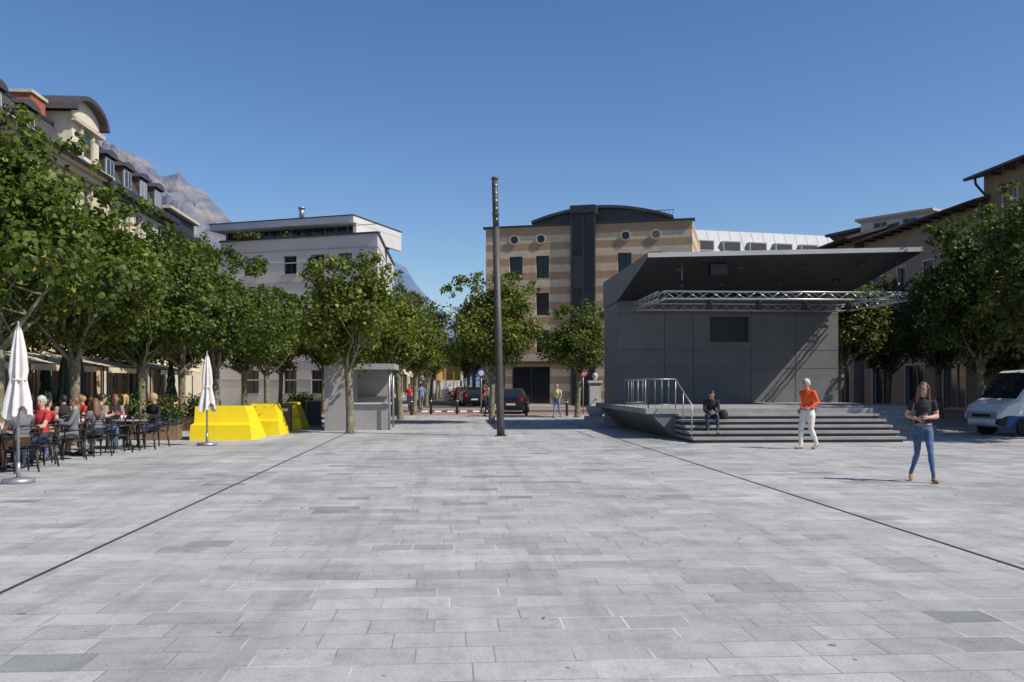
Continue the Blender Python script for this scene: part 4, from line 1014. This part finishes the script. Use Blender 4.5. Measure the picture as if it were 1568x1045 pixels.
for k in range(7):
    y=22+k*4.6
    for x in (-18.4,-16.6): g.tube('posts','framed',[(x,y,0),(x,y,2.5)],[.04,.04],8)
    if k<6: g.add('canvas_roof','awning',[(-18.7,y+.2,3.1),(-18.7,y+4.3,3.1),(-16.3,y+4.3,2.55),(-16.3,y+.2,2.55)],[(0,1,2,3)])
g.tube('beam','framed',[(-16.3,22,2.52),(-16.3,50,2.52)],[.04,.04],8)
g.build()
for (ya,yb) in ((23.0,26.6),(27.5,32.5),(33.5,37.8),(39.5,44.5)):
    g=G('terrace_awning')
    g.add('canvas','awning',[(-14.3,ya,2.75),(-14.3,yb,2.75),(-12.2,yb,2.3),(-12.2,ya,2.3),(-12.2,yb,2.1),(-12.2,ya,2.1)],[(0,1,2,3),(3,2,4,5)])
    for x,z in ((-14.2,2.7),(-12.25,2.28)):
        for y in (ya+.1,yb-.1): g.tube('posts','framed',[(x,y,0),(x,y,z)],[.03,.03],8)
    g.tube('front_bar','framed',[(-12.22,ya,2.3),(-12.22,yb,2.3)],[.025,.025],8)
    g.build()
# ---------------------------------------------------------------- VEHICLES
def vehicle(name,px,D,yaw,paint,kind='car',lower=None):
    X,Y=W(px,D); g=G(name,(X,Y,0),yaw)
    if kind=='car':
        S=[(-2.10,.62,.70,.55,.42,.72,.76),(-2.04,.78,.83,.66,.26,.92,.98),(-1.80,.84,.87,.60,.22,.95,1.32),(-1.45,.85,.88,.585,.22,.95,1.42),(-.65,.85,.88,.58,.22,.94,1.47),(.05,.85,.88,.57,.22,.93,1.46),(.35,.85,.88,.57,.22,.92,1.42),(1.15,.84,.87,.66,.22,.90,.96),(1.75,.80,.84,.62,.24,.80,.84),(2.05,.70,.76,.5,.28,.66,.70),(2.14,.55,.62,.4,.38,.56,.58)]
        sideg=range(2,7); topg={1,6}; wheels=(-1.3,1.35); wr=.31; ww=.86
    else:
        S=[(-2.5,.80,.85,.74,.35,1.1,2.0),(-2.44,.90,.94,.80,.28,1.15,2.12),(-1.6,.92,.96,.82,.28,1.15,2.17),(-.2,.92,.96,.82,.28,1.15,2.18),(-.05,.92,.96,.82,.28,1.15,2.18),(.95,.92,.96,.81,.28,1.15,2.12),(1.1,.92,.96,.80,.28,1.15,2.06),(1.85,.90,.94,.78,.28,1.12,1.22),(2.25,.86,.88,.68,.30,.98,1.05),(2.45,.76,.80,.58,.36,.72,.80),(2.5,.66,.7,.45,.42,.6,.62)]
        sideg=[4]; topg={6}; wheels=(-1.6,1.5); wr=.34; ww=.93
    V=[];k=10
    for (y,wl,wb,wr_,zl,zb,zr_) in S:
        half=[(wl*.9,zl),(wb,zl+.16 if kind=='car' else zl+.38),(wb*1.0,(zl+zb)/2+.05),(wb*.985,zb),(wr_,zr_)]
        ring=[(x,y,z) for x,z in half]+[(-x,y,z) for x,z in half[::-1]]
        V+=ring
    groups={}
    def ad(m,f): groups.setdefault(m,[]).append(f)
    for i in range(len(S)-1):
        for q in range(k):
            a=i*k+q; b=i*k+(q+1)%k; f=(a,b,b+k,a+k)
            if q in (3,5): ad('autoglass' if i in sideg else paint,f)
            elif q==4: ad('autoglass' if i in topg else paint,f)
            elif q in (0,8) : ad('black' if kind=='car' else (lower if i<8 else 'black'),f)
            else: ad(paint,f)
    ad(paint,tuple(range(k))[::-1]); ad(paint,tuple((len(S)-1)*k+q for q in range(k)))
    for m,fs in groups.items(): g.add('glass' if m=='autoglass' else 'body',m,V,fs)
    for wy_ in wheels:
        for s in (1,-1):
            g.tube('tyres','tyre',[(s*(ww-.2),wy_,wr),(s*(ww-.02),wy_,wr),(s*(ww+.01),wy_,wr)],[wr,wr,wr*.9],20)
            g.tube('hubs','steel',[(s*(ww),wy_,wr),(s*(ww+.02),wy_,wr)],[wr*.62,wr*.5],12)
            g.tube('arches','black',[(s*(ww-.03),wy_,wr+.02),(s*(ww-.012),wy_,wr+.02)],[wr*1.2,wr*1.2],20)
    ye=S[0][0]; yf=S[-1][0]
    for s in (1,-1):
        g.box('tail_lamps','redl',s*.62-.12,s*.62+.12,ye-.0,ye+.2,.72,.95) if kind=='car' else g.box('tail_lamps','redl',s*.82-.06,s*.82+.06,ye-.02,ye+.2,.9,1.3)
        g.box('headlamps','alu',s*.60-.14,s*.60+.14,yf-.38,yf-.14,.55 if kind=='car' else .72,.68 if kind=='car' else .92)
        g.box('mirrors','black',s*(.98)-.08,s*(.98)+.08,.55 if kind=='car' else 1.35,.68 if kind=='car' else 1.48,.92 if kind=='car' else 1.2,1.06 if kind=='car' else 1.45)
    g.box('plate','whitec',-.26,.26,ye-.02,ye+.01,.5,.61); g.box('front_plate','whitec',-.26,.26,yf-.01,yf+.02,.42,.53)
    if kind!='car':
        g.box('door_seam','black',-.966,-.95,-.08,-.06,.5,1.14); g.box('grille','black',-.4,.4,yf-.06,yf+.005,.62,.72)
    g.build()
vehicle('white_van',1600,30.4,math.radians(100),'carw','van','blue')
vehicle('black_car',786,54,math.radians(-8),'carb')
vehicle('parked_car',732,86,0,'carg'); vehicle('parked_car',714,92,math.pi,'carb'); vehicle('parked_car',706,104,0,'carr'); vehicle('parked_car',702,120,0,'carw'); vehicle('parked_car',722,72,math.radians(5),'carb')
# ---------------------------------------------------------------- FOUNTAIN
X,Y=W(912,43.5); g=G('stone_fountain',(X,Y,0))
g.box('plinth','stone',-.5,.5,-.4,.4,0,.18); g.tube('basin','stone',[(0,-.15,.18),(0,-.15,.35),(0,-.15,.62),(0,-.15,.66)],[.28,.42,.5,.5],20)
g.box('stele','stone',-.27,.27,0,.34,.18,1.75); g.box('stele_cap','stone',-.34,.34,-.06,.4,1.75,1.87)
g.tube('urn','stone',[(0,.17,1.87),(0,.17,1.95),(0,.17,2.08),(0,.17,2.2),(0,.17,2.24)],[.09,.07,.16,.10,.03],14); g.tube('spout','darkmetal',[(0,.0,1.0),(0,-.14,1.0),(0,-.17,.93)],[.02]*3,8)
g.build()
# ---------------------------------------------------------------- STREET FURNITURE
for px,D,c in ((657,86,'flagy'),(664,98,'flagr'),(672,108,'flagy'),(680,96,'awningr'),(700,98,'whitec'),(690,120,'flagy'),(650,84,'whitec'),(668,74,'flagy'),(683,82,'awningr'),(695,88,'flagy')):
    X,Y=W(px,D); g=G('banner_pole',(X,Y,0)); g.tube('pole','steel',[(0,0,0),(0,0,3.6)],[.04,.03],8); g.box('banner',c,.05,.65,-.012,.012,2.1,3.45); g.build()
for px,D in ((806,49),(868,49),(700,52),(660,52),(630,50)):
    X,Y=W(px,D); g=G('bollard',(X,Y,0)); g.tube('post','darkmetal',[(0,0,0),(0,0,.85),(0,0,.92)],[.07,.07,.03],12); g.tube('ring','alu',[(0,0,.72),(0,0,.77)],[.075,.075],12); g.build()
for px,D,c in ((585,48,'blue'),(893,52,'flagr'),(737,57,'blue')):
    X,Y=W(px,D); g=G('traffic_sign',(X,Y,0)); g.tube('post','steel',[(0,0,0),(0,0,2.6)],[.03,.03],8); g.tube('disc',c,[(0,-.03,2.4),(0,-.05,2.4)],[.28,.28],24,False); g.tube('face','whitec',[(0,-.051,2.4),(0,-.056,2.4)],[.17,.17],24,False); g.build()
X,Y=W(436,31.6); g=G('litter_bin',(X,Y,0)); g.box('body','black',-.22,.22,-.22,.22,.05,.95); g.box('lid','darkmetal',-.25,.25,-.25,.25,.95,1.02); g.box('slot','steel',-.15,.15,-.23,-.221,.75,.85); g.build()
for px,D in ((480,36),(605,47)):
    X,Y=W(px,D); g=G('menu_board',(X,Y,0)); g.add('panels','wood',[(-.3,-.22,0),(.3,-.22,0),(.3,-.02,1.05),(-.3,-.02,1.05),(-.3,.22,0),(.3,.22,0),(.3,.02,1.05),(-.3,.02,1.05)],[(0,1,2,3),(4,5,6,7)]); g.add('slate','black',[(-.25,-.212,.1),(.25,-.212,.1),(.25,-.05,.98),(-.25,-.05,.98)],[(0,1,2,3)]); g.build()
rs=np.random.RandomState(3); v=[];f=[]
for i in range(170):
    if i<35: x=rs.uniform(-5,6);y=rs.uniform(5.5,16)
    else: x=rs.choice([-1,1])*rs.uniform(3,13);y=rs.uniform(8,40)
    s=rs.uniform(.012,.035); a=rs.uniform(0,6.28)
    o=len(v)
    for k,(p,q,z) in enumerate(((-.5,-.3,.008),(0,-.7,.012),(.5,-.3,.02),(.3,.4,.006),(0,.8,.02),(-.3,.4,.01))):
        v.append((x+s*(p*math.cos(a)-q*math.sin(a)),y+s*(p*math.sin(a)+q*math.cos(a)),z))
    f.append(tuple(range(o,o+6)))
g=G('fallen_leaves'); g.add('leaves','wood',v,f); g.build()
# ---------------------------------------------------------------- LIGHT, SKY, CAMERA
S=Vector((.978,-.50,1.17)).normalized()
el=math.asin(S.z); rot=math.atan2(S.x,S.y)
w=bpy.data.worlds.new('World'); scene.world=w; w.use_nodes=True
nt=w.node_tree; bg=nt.nodes['Background']; sky=nt.nodes.new('ShaderNodeTexSky'); sky.sky_type='NISHITA'; sky.sun_disc=False
sky.sun_elevation=el; sky.sun_rotation=rot; sky.altitude=400; sky.air_density=1.0; sky.dust_density=.7; sky.ozone_density=2.6
hs=nt.nodes.new('ShaderNodeHueSaturation'); hs.inputs['Saturation'].default_value=1.2; hs.inputs['Hue'].default_value=.508
nt.links.new(sky.outputs[0],hs.inputs['Color']); nt.links.new(hs.outputs[0],bg.inputs[0]); bg.inputs[1].default_value=.125
sl=bpy.data.lights.new('sun','SUN'); sl.energy=5.0; sl.angle=math.radians(.5); sl.color=(1,.93,.83)
so=bpy.data.objects.new('sun',sl); col.objects.link(so); so.rotation_euler=S.to_track_quat('Z','Y').to_euler(); so.location=(30,-10,40)
cd=bpy.data.cameras.new('camera'); cam=bpy.data.objects.new('camera',cd); col.objects.link(cam)
cd.sensor_width=36; cd.lens=F/1568*36; cd.shift_y=67.5/1568; cd.clip_end=30000; cd.clip_start=.1
cam.location=(0,0,H); cam.rotation_euler=(math.radians(90),0,-TH)
scene.camera=cam
scene.view_settings.view_transform='Standard'; scene.view_settings.look='None'; scene.view_settings.exposure=0
print('persons',npers)
